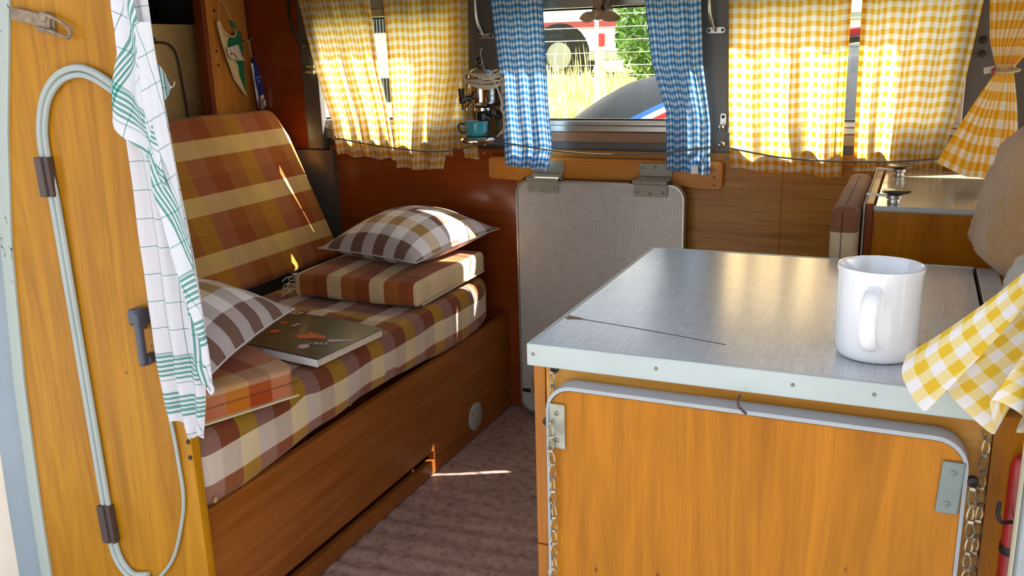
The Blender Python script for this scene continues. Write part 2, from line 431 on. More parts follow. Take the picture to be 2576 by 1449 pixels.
def thing(name, label, cat, loc=(0, 0, 0), group=None):
    o = bpy.data.objects.new(name, None); COL.objects.link(o); o.location = loc; o.empty_display_size = .05
    return tag(o, label, cat, group)
def struct(o, label=None):
    o['kind'] = 'structure'
    if label: o['label'] = label
    return o
def copytree(o, loc, label, parent=None):
    r = o.copy(); COL.objects.link(r)
    if parent is None: r.location = loc; r['label'] = label
    else: r.parent = parent
    for ch in list(o.children): copytree(ch, None, None, r)
    return r
def catmull(pts, k=6, closed=False):
    P = [Vector(p) for p in pts]; out = []; n = len(P)
    for i in range(n if closed else n-1):
        g = (lambda j: P[j % n]) if closed else (lambda j: P[min(max(j, 0), n-1)])
        p0, p1, p2, p3 = g(i-1), g(i), g(i+1), g(i+2)
        for j in range(k):
            t = j/k; out.append(.5*((2*p1)+(p2-p0)*t+(2*p0-5*p1+4*p2-p3)*t*t+(3*p1-p0-3*p2+p3)*t*t*t))
    if not closed: out.append(P[-1])
    return out
def lerp_tab(tab, z):
    """tab: list of (z, value) with z falling"""
    if z >= tab[0][0]: return tab[0][1]
    for (a, x), (b, y) in zip(tab, tab[1:]):
        if z >= b: return x+(y-x)*(a-z)/(a-b)
    return tab[-1][1]
def rrect(x0, x1, z0, z1, r, n=6, corners=(1, 1, 1, 1)):
    """corners: bl, br, tr, tl"""
    out = []
    for (cx, cz, a0, c) in ((x0, z0, PI, corners[0]), (x1, z0, 1.5*PI, corners[1]), (x1, z1, 0, corners[2]), (x0, z1, .5*PI, corners[3])):
        if not c: out.append((cx, cz)); continue
        ox = cx+(r if cx == x0 else -r); oz = cz+(r if cz == z0 else -r)
        for k in range(n+1):
            a = a0+PI/2*k/n; out.append((ox+r*math.cos(a), oz+r*math.sin(a)))
    return out
def screw(mb, x, y, z, r=.0035, nrm='y', s=-1):
    """a round headed screw with a slot on a face whose outward side is s"""
    if nrm == 'y': mb.lathe([(r, 0), (r, .0006*s), (r*.7, .0016*s), (0, .002*s)], (x, y, z), 10, 'y', False)
    else: mb.lathe([(r, 0), (r, .0006*s), (r*.7, .0016*s), (0, .002*s)], (x, y, z), 10, 'x' if nrm == 'x' else 'z', False)

YW = 2.335; XB = -1.066; YC = 1.034
# ------------------------------------------------------------------ the van's shell
def shell():
    # floor with shallow ribs under the lino
    mb = MB()
    def fl(u, v):
        x = -1.2+u*1.7; y = .96+v*1.375
        d = (y*.97 - x*.1); amp = max(0, min(1, (1.95-y)/.5))
        return (x, y, -.0045+.0050*amp*math.sin(d*2*PI/.062))
    mb.grid(fl, 10, 180); mb.box(-2.45, 2.0, .96, 2.4, -.08, -.008)
    struct(mb.build('floor', 'floor', smooth=True))
    # back wall sheet with window openings
    wins = [(-1.69, -1.19), (-1.055, -.525), (-.435, .085), (.30, .95)]
    z0, z1 = .855, 1.155
    mb = MB(); xs = [-2.45]+[c for w_ in wins for c in w_]+[2.0]
    for i in range(0, len(xs), 2): mb.box(xs[i], xs[i+1], YW, YW+.014, z0-.0, z1)
    mb.box(-2.45, 2.0, YW, YW+.014, -.05, z0); mb.box(-2.45, 2.0, YW, YW+.014, z1, 1.5)
    wb = struct(mb.build('wall_back', 'rail', smooth=False))
    # wood lining panels below the windows
    mb = MB(); mb.box(-1.66, -1.03, YW-.018, YW-.002, 0, .777); struct(mb.build('wall_panel', 'wood_wall2', wb, False, .0015))
    mb = MB(); mb.box(-1.03, -.3, YW-.018, YW-.002, 0, .777); struct(mb.build('wall_panel', 'wood_wall', wb, False, .0015))
    mb = MB(); mb.box(-.3, 1.9, YW-.018, YW-.002, 0, .777); struct(mb.build('wall_panel', 'wood_wall', wb, False, .0015))
    mb = MB()
    for x in (-1.62, -1.13, -.79, -.44, -.1): screw(mb, x, YW-.018, .766, .004)
    mb.build('screw', 'screw', wb)
    # windows
    for i, (a, b) in enumerate(wins):
        w_ = struct(bpy.data.objects.new('window_%d' % (i+1), None)); COL.objects.link(w_); w_.location = ((a+b)/2, YW+.02, z0)
        fr = MB(); t = .016
        y0, y1 = YW-.012, YW+.018
        fr.box(a-.006, b+.006, y0, y1, z0-.028, z0-.012); fr.box(a-.006, b+.006, y0+.006, y1, z0-.012, z0)
        fr.box(a-.006, b+.006, y0+.003, y1, z1-.004, z1+.02)
        fr.box(a-.006, a+.010, y0+.003, y1, z0, z1-.004); fr.box(b-.010, b+.006, y0+.003, y1, z0, z1-.004)
        fr.build('window_frame', 'alu', w_, False, .002)
        sl = MB(); sl.box(a-.004, b+.004, YW-.010, YW+.004, z0-.056, z0-.029)
        sl.build('window_sill', 'wood_edge2' if i == 1 else 'paint_brown', w_, False, .002)
        hd = MB(); hd.box(a-.004, b+.004, YW-.010, YW+.004, z1+.021, z1+.06); hd.build('window_head', 'paint_brown', w_, False, .002)
        rb = MB(); rb.box(a+.011, b-.011, YW+.004, YW+.014, z0+.001, z0+.006); rb.box(a+.011, b-.011, YW+.004, YW+.014, z1-.010, z1-.005); rb.build('window_gasket', 'black', w_, False)
        g = MB(); g.box(a+.011, b-.011, YW+.007, YW+.011, z0+.006, z1-.010); g.build('pane', 'glass', w_, False)
    # roof, front face either side of the opening, rear and front walls
    mb = MB(); mb.box(-2.45, 2.0, .93, 2.4, 1.5, 1.54); struct(mb.build('ceiling', 'roof', smooth=False))
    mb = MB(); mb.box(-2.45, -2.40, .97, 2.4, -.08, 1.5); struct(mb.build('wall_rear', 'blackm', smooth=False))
    mb = MB(); mb.box(1.95, 2.0, .97, 2.4, -.08, .85); mb.box(1.95, 2.0, .97, 2.4, 1.4, 1.5); struct(mb.build('wall_cab', 'blackm', smooth=False))
    mb = MB(); mb.box(.24, 2.0, .97, 1.0, -.5, .86); mb.box(.24, .38, .97, 1.0, .86, 1.5); mb.box(.95, 1.1, .97, 1.0, .86, 1.5); mb.box(.24, 2.0, .97, 1.0, 1.3, 1.5)
    mb.box(-2.45, -1.56, .97, 1.014, -.5, 1.5); mb.box(-1.56, .24, .955, 1.0, 1.34, 1.5)  # also an unseen header over the opening, added to cut sky light inside
    struct(mb.build('wall_front', 'cream', smooth=False))
    # mahogany lining in the rear corner
    mb = MB(); mb.box(-2.1, -1.705, YW-.014, YW-.002, .765, 1.5); struct(mb.build('wall_panel_rear', 'wood_mahog', smooth=False, bevel=.002))
    mb = MB(); mb.box(-2.1, -1.64, YW-.035, YW-.012, .0, .764); struct(mb.build('wall_corner', 'rail', smooth=False))
    mb = MB(); mb.box(-1.735, -1.675, YW-.028, YW-.002, .765, 1.5); struct(mb.build('trim_1', 'rail', smooth=False, bevel=.004))
    mb = MB()
    for x, z in ((-1.665, .70), (-1.69, .73)): screw(mb, x, YW-.036, z)
    # rear wardrobe seen over the backrest
    mb = MB(); mb.box(-2.08, -2.06, 1.0, 2.31, .3, 1.15)
    o = mb.build('plywood_back_panel', 'wood_ply', smooth=False, bevel=.001); tag(o, 'pale raw plywood panel behind the top of the plaid backrest', 'panel')
    k = MB()
    k.box(-2.06, -2.054, 2.012, 2.055, 1.098, 1.113); k.build('catch_plate', 'plate2', o, False, .001)
    k = MB(); k.tube([(-2.052, 2.008, 1.097), (-2.052, 2.058, 1.097)], .0035, 8); k.build('catch_bar', 'dark', o)
    for y in (2.022, 2.036, 2.049):
        k = MB(); screw(k, -2.060, y, 1.085, .003, 'x', 1); screw(k, -2.054, y, 1.107, .003, 'x', 1); k.build('screw', 'dark', o)
    k = MB()
    for i in range(7):
        a = i/7*2*PI; k.obox((-2.057, 2.012+.006*math.cos(a), 1.138+.006*math.sin(a)), (.001, 0, 0), (0, .0045*math.cos(a), .0045*math.sin(a)), (0, -.0018*math.sin(a), .0018*math.cos(a)))
    k.build('star_screw', 'dark', o)
    k = MB(); k.tube(catmull([(-2.052, 1.9, 1.096), (-2.052, 2.0, 1.096), (-2.052, 2.075, 1.097), (-2.052, 2.11, 1.085), (-2.052, 2.128, 1.05), (-2.052, 2.138, .95), (-2.052, 2.15, .80)], 6), .0035, 6); k.build('cable', 'wire', o)
    mb = MB(); mb.box(-2.30, -2.28, 1.0, 2.31, .2, 1.5); o = mb.build('recess_shade_panel', 'blackm', smooth=False); tag(o, 'black panel painting the shade of the recess above the pale plywood panel', 'panel')  # black colour stands for the deep shade inside the recess
    mb = MB(); mb.prism([(2.136, .5), (2.319, .5), (2.319, .92), (2.312, 1.1), (2.298, 1.5), (2.136, 1.5)], 'x', -1.955, -1.93); o = mb.build('wooden_post', 'wood_post', smooth=False, bevel=.002)
    tag(o, 'varnished knotty wooden upright board behind the green and white pennant', 'post')
    k = MB(); k.box(-1.96, -1.928, 2.118, 2.136, .5, 1.5); k.build('edge_strip', 'wood_edge', o, False, .002)
    k = MB()
    for y, z in ((2.163, 1.068), (2.165, 1.028), (2.172, 1.185)): k.lathe([(.0045, 0), (.0045, .0008), (0, .001)], (-1.93, y, z), 10, 'x', False)
    k.build('screw', 'dark', o)
M_['wood_wall2'] = wood('wall_veneer_red', '7c340e', '8c4216', 'x', .27, .25, False, 1.2)
M_['wood_edge2'] = plain('brown_sill', '8a6647', .4, 0, .2)
M_['paint_brown'] = plain('grey_beige_paint', '8d8377', .45, 0, .1)
shell()

# ------------------------------------------------------------------ closet panel with hose and fittings, door jamb
def closet():
    left = [(1.5, -1.30), (1.3, -1.31), (1.147, -1.328), (.941, -1.385), (.75, -1.425), (.487, -1.457), (.25, -1.472), (.0, -1.482)]
    left = [(z, x*.983) for z, x in left]; XR = -1.0495
    poly = [(XR, 0), (XR, 1.5)]+[(x, z) for z, x in left]
    cl = thing('closet', 'tall golden varnished plywood closet front left of the checked towel', 'closet', (-1.25, YC-.01, 0))
    mb = MB(); mb.prism(poly, 'y', YC-.018, YC)
    o = mb.build('closet_panel', 'wood_closet', cl, smooth=False, bevel=.0015)
    0 and tag(o, 'tall golden varnished plywood closet panel left of the checked towel', 'panel')
    k = MB()
    for x, z in ((-1.0555, .440), (-1.0555, .412)): k.lathe([(.004, 0), (.004, -.0015), (0, -.002)], (x, YC-.018, z), 8, 'y', False)
    k.build('screw', 'dark', o)
    # jamb strips: swept along the curved left edge
    def strip(name, offs, y, mat, label, cat, dy=0):
        ls = [(z, x) for z, x in left]; mb = MB()
        prof = offs
        vs = []; zz = [1.5-1.6*i/40 for i in range(41)]
        for z in zz:
            x = lerp_tab(ls, z)
            for (a, b) in prof: vs.append((x+a, b, z))
        n = len(prof); fs = [(j*n+i, j*n+(i+1) % n, (j+1)*n+(i+1) % n, (j+1)*n+i) for j in range(40) for i in range(n)]
        mb.add(vs, fs); oo = mb.build(name, mat, smooth=True, sharp=35)
        struct(oo); oo['label'] = label; return oo
    strip('trim_2', [(.004, YC-.022), (.004, YC), (-.014, YC), (-.014, YC-.028), (-.010, YC-.031), (-.005, YC-.026)], 0, 'jamb_chip', 'pale grey green painted flange with chipped paint beside closet panel', 't')
    strip('trim_3', [(-.010, YC-.031), (-.014, YC), (-.06, YC), (-.058, YC-.046), (-.047, YC-.049), (-.032, YC-.040), (-.018, YC-.038)], 0, 'jamb2', 'blue grey painted door pillar', 't')
    strip('trim_4', [(-.047, YC-.0495), (-.06, YC), (-.6, YC), (-.6, YC-.09), (-.10, YC-.088), (-.060, YC-.062)], 0, 'cream', 'cream painted van body edge', 't')
    # rubber buffers on the jamb
    for i, z in enumerate((.77, .715)):
        mb = MB(); mb.lathe([(.011, 0), (.011, -.006), (.007, -.010), (0, -.011)], (lerp_tab(left, z)-.026, YC-.038, z), 14, 'y', False)
        oo = mb.build('buffer_button', 'oldbrass'); tag(oo, ('upper' if i == 0 else 'lower')+' round dull brass stud on the blue grey door pillar', 'stud')
    y = YC-.018
    # latch (rusty lever)
    t = thing('door_latch', 'rusty metal lever catch at the top left of closet panel', 'latch', (-1.23, y, 1.11))
    k = MB(); k.obox((-1.255, y-.006, 1.117), (.040, 0, -.0085), (0, .004, 0), (.002, 0, .009)); k.build('lever', 'rust', t, False, .001)
    k = MB(); k.obox((-1.232, y-.002, 1.108), (.020, 0, -.004), (0, .003, 0), (.002, 0, .014)); k.build('base_plate', 'rust', t, False, .001)
    lp = catmull([(-1.225, y-.010, 1.122), (-1.20, y-.010, 1.113), (-1.182, y-.010, 1.104), (-1.174, y-.010, 1.095), (-1.178, y-.010, 1.086), (-1.19, y-.010, 1.088), (-1.215, y-.010, 1.096), (-1.24, y-.010, 1.102)], 5)
    k = MB(); k.tube(lp, .0028, 6); k.build('wire_loop', 'rust', t)
    k = MB(); k.lathe([(.008, 0), (.008, -.012), (.005, -.014), (0, -.014)], (-1.226, y, 1.117), 12, 'y', False); k.build('rivet', 'rust', t)
    # grey double hose
    t = thing('grey_hose', 'grey double rubber hose looping over closet panel', 'hose', (-1.2, y, .6))
    up = [(-1.055, .985), (-1.103, 1.014), (-1.144, 1.035), (-1.180, 1.041), (-1.221, 1.030), (-1.256, 1.000), (-1.276, .955), (-1.281, .905), (-1.276, .84), (-1.274, .7), (-1.272, .5), (-1.270, .29), (-1.268, .215), (-1.256, .172), (-1.226, .148), (-1.185, .155)]
    P = catmull([(a, y-.006, b) for a, b in up], 6)
    k = MB(); k.tube(P, .0056, 8, flat=1.0); k.build('outer_tube', 'tube', t)
    inn = []
    for i, p in enumerate(P):
        tg = (P[min(i+1, len(P)-1)]-P[max(i-1, 0)]).normalized(); nn = Vector((tg.z, 0, -tg.x)); inn.append(p-nn*.0105+Vector((0, .001, 0)))
    k = MB(); k.tube(inn, .0048, 8); k.build('inner_tube', 'tube', t)
    lo = [(-1.190, .152), (-1.165, .162), (-1.120, .215), (-1.088, .295), (-1.078, .345), (-1.079, .395), (-1.082, .455), (-1.09, .52)]
    k = MB(); k.tube(catmull([(a, y-.004, b) for a, b in lo], 6), .0032, 8); k.build('thin_tube', 'tube', t)
    for nm, x, z, h in (('u', -1.277, .872, .032), ('l', -1.264, .252, .036)):
        k = MB(); k.obox((x-.004, y-.009, z), (.008, 0, 0), (0, .009, 0), (-.001, 0, h)); k.obox((x+.008, y-.007, z), (.006, 0, 0), (0, .007, 0), (-.001, 0, h))
        o2 = k.build('clamp', 'brownrub', t, False, .002); o2['label'] = 'dark brown clip box'
    # black handle half behind the towel
    t = bpy.data.objects.new('handle', None); COL.objects.link(t); t.parent = cl; t.location = Vector((-1.1, y, .62))-cl.location; t['label'] = 'black pull handle'
    k = MB(); k.box(-1.125, -1.098, y-.026, y, .640, .668); k.build('mount', 'blackgrey', t, False, .005)
    k = MB(); k.box(-1.110, -1.098, y-.030, y-.018, .575, .665); k.build('grip', 'blackgrey', t, False, .004)
    k = MB(); k.lathe([(.009, 0), (.010, -.014), (.006, -.018), (0, -.019)], (-1.108, y, .582), 12, 'y', False); k.build('stud', 'blackgrey', t)
    k = MB(); k.lathe([(.006, 0), (.006, -.008), (.003, -.008), (.003, -.002)], (-1.117, y, .635), 10, 'y', False); k.build('bush', 'screw', t)
def jambmat():
    t = NT('chipped_jamb'); v = t.coords(scale=(1, 1, .35)); n = t.noise(v, 110, 5, .7); n2 = t.noise(t.coords(), 7, 2)
    m = t.ramp(t.math('ADD', n, t.math('MULTIPLY', n2, .3)), [(.80, (0,)*3), (.82, (1,)*3)])
    return t.base(t.mix(m, lin('a6b1ab'), lin('35302c')), .4, 0, .2)
M_['jamb_chip'] = jambmat(); M_['oldbrass'] = plain('dull_brass', '77754e', .45, .4, 0, .2, 60); M_['blackgrey'] = plain('blue_black_plastic', '3c4250', .35, 0, .2, .05)
closet()

# ------------------------------------------------------------------ bench with cushions
def bench():
    t = thing('bench', 'long orange varnished wooden bench box under the plaid cushion', 'bench', (-1.3, 1.7, 0))
    mb = MB(); x0, x1 = XB-.018, XB
    # front board with the slot left open, built from four bars
    mb.box(x0, x1, YC, 2.315, .062, .294); mb.box(x0, x1, YC, 2.315, 0, .038); mb.box(x0, x1, 1.83, 2.315, .038, .062); mb.box(x0, x1, YC, 1.05, .038, .062)
    mb.build('front_board', 'wood_bench', t, False, .0015)
    k = MB(); k.box(-1.60, x0-.03, YC, 2.315, 0, .270); k.build('carcass', 'wood_edge', t, False)
    k = MB(); k.box(x1-.002, x1+.0015, 2.0, 2.0, 0, 0)
    k = MB(); k.lathe([(.040, 0), (.040, .003), (.037, .0045), (0, .005)], (XB, 2.07, .061), 32, 'x', False); k.build('round_cover', 'paint_grey', t)
    k = MB()
    for a in (.5, 2.6, 4.7): screw(k, XB+.0045, 2.07+.032*math.cos(a), .061+.032*math.sin(a), .0025, 'x', 1)
    k.build('screw', 'dark', t)
    # main cushion
    mb = MB()
    mb.rbox(-1.59, XB+.004, 1.042, 2.225, .30, .43, .032, n=40, bulge=.006, wob=.007, ny=110)
    def ruck(p):
        x, y, z = p
        if z > .36:
            f = math.exp(-((y-1.62-.25*(x+1.3))/.035)**2)*max(0, min(1, (x+1.42)/.1))*max(0, min(1, (-1.10-x)/.1))
            g = math.exp(-((y-1.71-.2*(x+1.3))/.03)**2)*max(0, min(1, (x+1.42)/.1))*max(0, min(1, (-1.12-x)/.1))
            z += .010*f+.008*g
            z += .012*math.exp(-((y-1.33)/.03)**2-((x+1.02)/.09)**2)
        if y > 2.1 and x > -1.12:   # the far corner droops and rounds in
            k2 = (y-2.1)/.125; x -= .03*k2*k2
        if z < .34 and x > -1.12: z -= .012*math.sin(y*7)
        return (x, y, z)
    mb.v = [ruck(p) for p in mb.v]
    c = mb.build('bench_cushion', 'plaid', smooth=True, sharp=75)
    tag(c, 'long brown gold and cream checked seat cushion lying on the bench', 'cushion')
    k = MB()
    for y, x, z in ((1.066, XB+.004, .308), (1.99, XB+.004, .332), (1.48, XB+.004, .325)): k.lathe([(.006 if y < 1.1 else .0025, 0), (.004 if y < 1.1 else .002, .002), (0, .0025)], (x, y, z), 10, 'x', False)
    k.build('hole_patch', 'holetan', c)
    
    # backrest, leaning
    mb = MB(); sl = math.sqrt(1+.444**2)
    mb.rbox(0, .10, 1.06, 2.262, 0, .492, .02, n=10, wob=.004, ny=60)
    uvs = []
    ex = Vector((-.444, 0, 1)).normalized(); en = Vector((1, 0, .444)).normalized()
    for fi, f in enumerate(mb.f):
        uvs.append([(mb.v[i][1], mb.v[i][2]) for i in f])
    mb.uv = uvs
    def bk(p):
        n_, y, s_ = p; y2 = y
        if y > 2.1: s_ -= .0
        if s_ > .40 and y > 2.15: y2 = y-(s_-.40)/.09*.022-(max(0, (s_-.46))/.03)*.01
        q = Vector((-1.60, 0, .45))+ex*s_+en*(n_-.10); return (q.x, y2, q.z)
    mb.v = [bk(p) for p in mb.v]
    o = mb.build('backrest_cushion', 'plaid_back', smooth=True, sharp=75)
    tag(o, 'tall orange brown checked backrest cushion leaning behind the bench seat', 'cushion')
    k = MB(); q = Vector((-1.60, 2.105, .45))+ex*.335+en*.001; k.lathe([(.004, 0), (.003, .002), (0, .003)], q, 10, 'x', False); k.build('button', 'holetan', o)
    mb = MB(); mb.box(-1.66, -1.61, 1.05, 2.28, .28, .44); o = mb.build('gap_shade', 'blackm', smooth=False); tag(o, 'black box painting the shade in the gap below the backrest', 'shade')  # solid black fill, paints in the shade between seat and backrest
    # flat square cushion (far)
    mb = MB(); mb.rbox(-1.458, -1.083, 1.825, 2.205, .440, .502, .014, n=20, bulge=.010, wob=.004, seed=3)
    mb.uv = [[(mb.v[i][0]-(.502-mb.v[i][2])*.0, mb.v[i][1]) for i in f] for f in mb.f]
    o = mb.build('flat_cushion', 'plaid_flat', smooth=True, sharp=75); tag(o, 'flat square rust and cream checked cushion under the checked pillow', 'cushion')
    k = MB(); k.tube([(-1.08, 1.84, .446), (-1.079, 2.0, .449), (-1.08, 2.19, .45)], .0018, 5); k.build('piping', 'seam', o)
    k = MB()
    for i in range(14):
        a = random.uniform(-.5, .5); x, y, z = -1.456+random.uniform(-.01, .01), 1.822+random.uniform(-.006, .05), .47+random.uniform(-.02, .03)
        k.tube(catmull([(x, y, z), (x-.012, y-.006+a*.01, z+.004*a), (x-.022, y-.01+a*.02, z-.012)], 3), .0013, 4)
    k.build('frayed_edge', 'fray', o)['kind'] = 'stuff'
    # left cushion
    c0 = Vector((-1.205, 1.235, 0)); ang = math.radians(-22)
    R = Matrix.Translation(c0) @ Matrix.Rotation(math.radians(-21), 4, 'Z')
    mb = MB()
    FR, FL = Vector((-1.010, 1.250, 0)), Vector((-1.084, 1.062, 0)); BL, BR_ = Vector((-1.36, 1.062, 0)), Vector((-1.345, 1.375, 0))
    mb.rbox(0, 1, 0, 1, 0, 1, .09, n=20, ny=20)
    uvs = []
    for f, us in zip(mb.f, mb.uv): uvs.append([(u[0]*.2, u[1]*.3) for u in us])
    mb.uv = uvs
    def q2(p):
        u, v, wz = p; f0 = FL.lerp(FR, v); b0 = BL.lerp(BR_, v); q = b0.lerp(f0, u); return (q.x, q.y, .437+.062*wz+(.006 if wz > .5 else 0)*(1-(2*u-1)**2))
    mb.v = [q2(p) for p in mb.v]
    o = mb.build('seat_pad', 'plaid_rust', smooth=True, sharp=75); tag(o, 'flat rust orange checked seat pad behind the towel hem', 'cushion')
    k = MB()
    for i in range(36):
        a = FL.lerp(FR, (i+.5)/36); b = FL.lerp(FR, (i+.95)/36); o_ = Vector((.0018, -.0009, 0))
        k.tube([a+o_+Vector((0, 0, .468)), b+o_+Vector((0, 0, .469))], .0009, 4)
    k.build('stitching', 'thread', o)
    k = MB(); k.tube([FL+Vector((.001, -.001, .441)), FR+Vector((.001, -.001, .441))], .002, 6); k.build('piping', 'seam', o)

M_['holetan'] = plain('torn_cloth_tan', 'b08a58', .9)
def pillow(name, corners, zc, h, mat, label, pinch=.12, nu=28, zt=None, uvs=(.38, .38), rotuv=False):
    A, B, C_, D = [Vector(c) for c in corners]
    mb = MB()
    def P(u, v, s):
        a, b = 2*u-1, 2*v-1
        # sides pulled inwards between the pointed corners
        uu = .5+.5*a*(1-pinch*(1-b*b)*a*a*.6); vv = .5+.5*b*(1-pinch*(1-a*a)*b*b*.6)
        p = A.lerp(B, uu).lerp(D.lerp(C_, uu), vv)
        prof = (max(0, 1-a*a)**.62)*(max(0, 1-b*b)**.62)
        hh = h*prof*(1 if s > 0 else .55)
        wr = .004*noise.noise(Vector((u*7, v*7, zc*9)))*prof
        z = (zt(u, v) if zt else zc)+s*hh+wr
        return (p.x, p.y, z)
    uvf = (lambda u, v: (v*uvs[0], u*uvs[1])) if rotuv else (lambda u, v: (u*uvs[0], v*uvs[1]))
    mb.grid(lambda u, v: P(u, v, 1), nu, nu, uvf)
    mb.grid(lambda u, v: P(u, v, -1), nu, nu, uvf, flip=True)
    o = mb.build(name, mat, smooth=True, sharp=80); tag(o, label, 'pillow'); 
    k = MB(); edge = [P(i/14, 0, 1) for i in range(14)]+[P(1, i/14, 1) for i in range(14)]+[P(1-i/14, 1, 1) for i in range(14)]+[P(0, 1-i/14, 1) for i in range(14)]
    k.tube(edge, .0017, 5, closed=True); k.build('seam', mat, o)
    return o
def soft():
    pillow('throw_pillow', [(-1.465, 1.955, 0), (-1.115, 1.875, 0), (-1.075, 2.285, 0), (-1.40, 2.305, 0)], .545, .088, 'pillow', 'plump brown white and mustard checked pillow on the flat cushion stack', zt=lambda u, v: .541+.012*v)
    pillow('checked_pillow', [(-1.028, 1.055, 0), (-1.141, 1.425, 0), (-1.46, 1.43, 0), (-1.42, 1.06, 0)], .56, .075, 'pillow2', 'checked pillow with mustard stripe standing beside the towel', rotuv=False, zt=lambda u, v: .547+.02*v)
    # magazine
    t = thing('magazine', 'dark green covered old magazine lying on the bench cushion', 'magazine', (-1.19, 1.52, .437))
    c = [Vector((-1.337, 1.655, 0)), Vector((-1.052, 1.615, 0)), Vector((-1.063, 1.385, 0)), Vector((-1.345, 1.425, 0))]
    def Q(u, v, z): p = c[0].lerp(c[1], u).lerp(c[3].lerp(c[2], u), v); return (p.x, p.y, z)
    zb = .4375; zt = .456
    mb = MB(); n = 12
    top = lambda u, v: zt+.004*math.sin(u*PI)+.003*u*v
    mb.grid(lambda u, v: Q(u, v, top(u, v)), n, n); mb.grid(lambda u, v: Q(u, v, top(u, v)-.0012), n, n, flip=True)
    cv = mb.build('cover', 'mag', t, True)
    for i in range(3):
        k = MB(); a = .0012+(i*.005); 
        k.grid(lambda u, v: Q(.008+.98*u, .012+.97*v, top(u, v)-.0016-a), n, 2); k.grid(lambda u, v: Q(.008+.98*u, .012+.97*v, top(u, v)-.0016-a-.0044), n, 2, flip=True)
        for (f0) in (0, 1):
            k.grid(lambda u, v: Q(.008+.98*u, .012+.97*f0, top(u, f0)-.0016-a-.0044*v), n, 1)
            k.grid(lambda u, v: Q(.008+.98*f0, .012+.97*u, top(f0, u)-.0016-a-.0044*v), n, 1)
        k.build('page_block', 'paper', t, False)
    k = MB(); k.grid(lambda u, v: Q(u*.55+.45, 1.004+.02*v*0, top(1, 1)-.001-.016*v), 4, 2); k.build('spine_tape', 'label', t, False)
    # printed shapes of the cover
    def blob(name, pts, mat):
        k = MB(); vs = [Q(u, v, top(u, v)+.0006) for u, v in pts]; k.add(vs, [tuple(range(len(vs)))]); k.build(name, mat, cv, False)
    def ell(cu, cv_, a, b, r=0, n_=14): return [(cu+a*math.cos(t_)*math.cos(r)-b*math.sin(t_)*math.sin(r), cv_+a*math.cos(t_)*math.sin(r)+b*math.sin(t_)*math.cos(r)) for t_ in [2*PI*i/n_ for i in range(n_)]]
    blob('printed_face', ell(.27, .60, .045, .05), 'orange')
    blob('printed_hand', ell(.17, .33, .045, .025, .3), 'orange')
    blob('printed_shape', [(.50, .62), (.56, .47), (.74, .49), (.76, .56), (.66, .60), (.60, .68)], 'orange')
    blob('printed_cuff', [(.30, .30), (.34, .30), (.32, .40), (.29, .40)], 'pinkw')
    blob('printed_streak', [(.78, .55), (.96, .42), (.98, .45), (.84, .60)], 'pinkw')
    blob('printed_streak', [(.68, .80), (.72, .74), (.78, .80), (.76, .87), (.70, .87)], 'pinkw')
    import_text = [('1963', .80, .72, .022, 'pinkw'), ('57', .10, .10, .03, 'blade')]
    for s_, u, v, sz, m_ in import_text:
        p = Vector(Q(u, v, zt+.0055)); o = text_obj(s_, sz, m_); o.name = 'cover_lettering'; o.parent = cv
        ex = (Vector(Q(u+.1, v, 0))-Vector(Q(u, v, 0))).normalized()
        o.matrix_world = Matrix.Translation(p) @ Matrix.Rotation(math.atan2(ex.y, ex.x)+(.5 if s_ == '1963' else 0), 4, 'Z')
        L = o.matrix_world.translation-(t.location); o.matrix_basis = Matrix.Translation(L-cv.location) @ o.matrix_world.to_3x3().to_4x4()
def text_obj(s_, size, mat, extr=.0003):
    cu = bpy.data.curves.new('lettering', 'FONT'); cu.body = s_; cu.size = size; cu.extrude = extr; cu.align_x = 'CENTER'; cu.resolution_u = 2
    tmp = bpy.data.objects.new('tmp', cu); COL.objects.link(tmp)
    dg = bpy.context.evaluated_depsgraph_get(); me = bpy.data.meshes.new_from_object(tmp.evaluated_get(dg))
    bpy.data.objects.remove(tmp); me.materials.clear(); me.materials.append(M_[mat] if isinstance(mat, str) else mat)
    o = bpy.data.objects.new('lettering', me); COL.objects.link(o); return o
bench(); soft()

# ------------------------------------------------------------------ front cabinet, worktop, flap door
def link_mesh():
    mb = MB(); pts = []
    for i in range(10):
        a = 2*PI*i/10; wd = .0039*(1-.35*math.cos(a)); pts.append((wd*math.sin(a), 0, -.0092+.0092*math.cos(a)))
    mb.tube(pts, .0011, 4, closed=True)
    mb.box(-.0028, .0028, -.0016, .0016, -.0015, .0018)
    return mb
LINK = None
def chain(label, x0, z0, x1, z1, y, n=None):
    global LINK
    L = math.hypot(x1-x0, z1-z0); n = int(L/.0182)
    t = thing('hanging_chain', label, 'chain', (x0, y, z0))
    for i in range(n):
        if LINK is None: LINK = link_mesh().build('link', 'linkmetal', t, True, origin=(0, 0, 0)); o = LINK
        else: o = LINK.copy(); COL.objects.link(o); o.parent = t
        f = i/n; bow = .003*math.sin(f*PI)
        o.location = ((x1-x0)*f+bow, .0008*math.sin(i*2.3), (z1-z0)*f)
        o.rotation_euler = (0, .06*math.sin(i*1.7), (.5 if i % 2 else -.35)+.2*math.sin(i))
    return t
M_['linkmetal'] = plain('chain_link_metal', 'a89f88', .35, .8, 0, .2, 200)
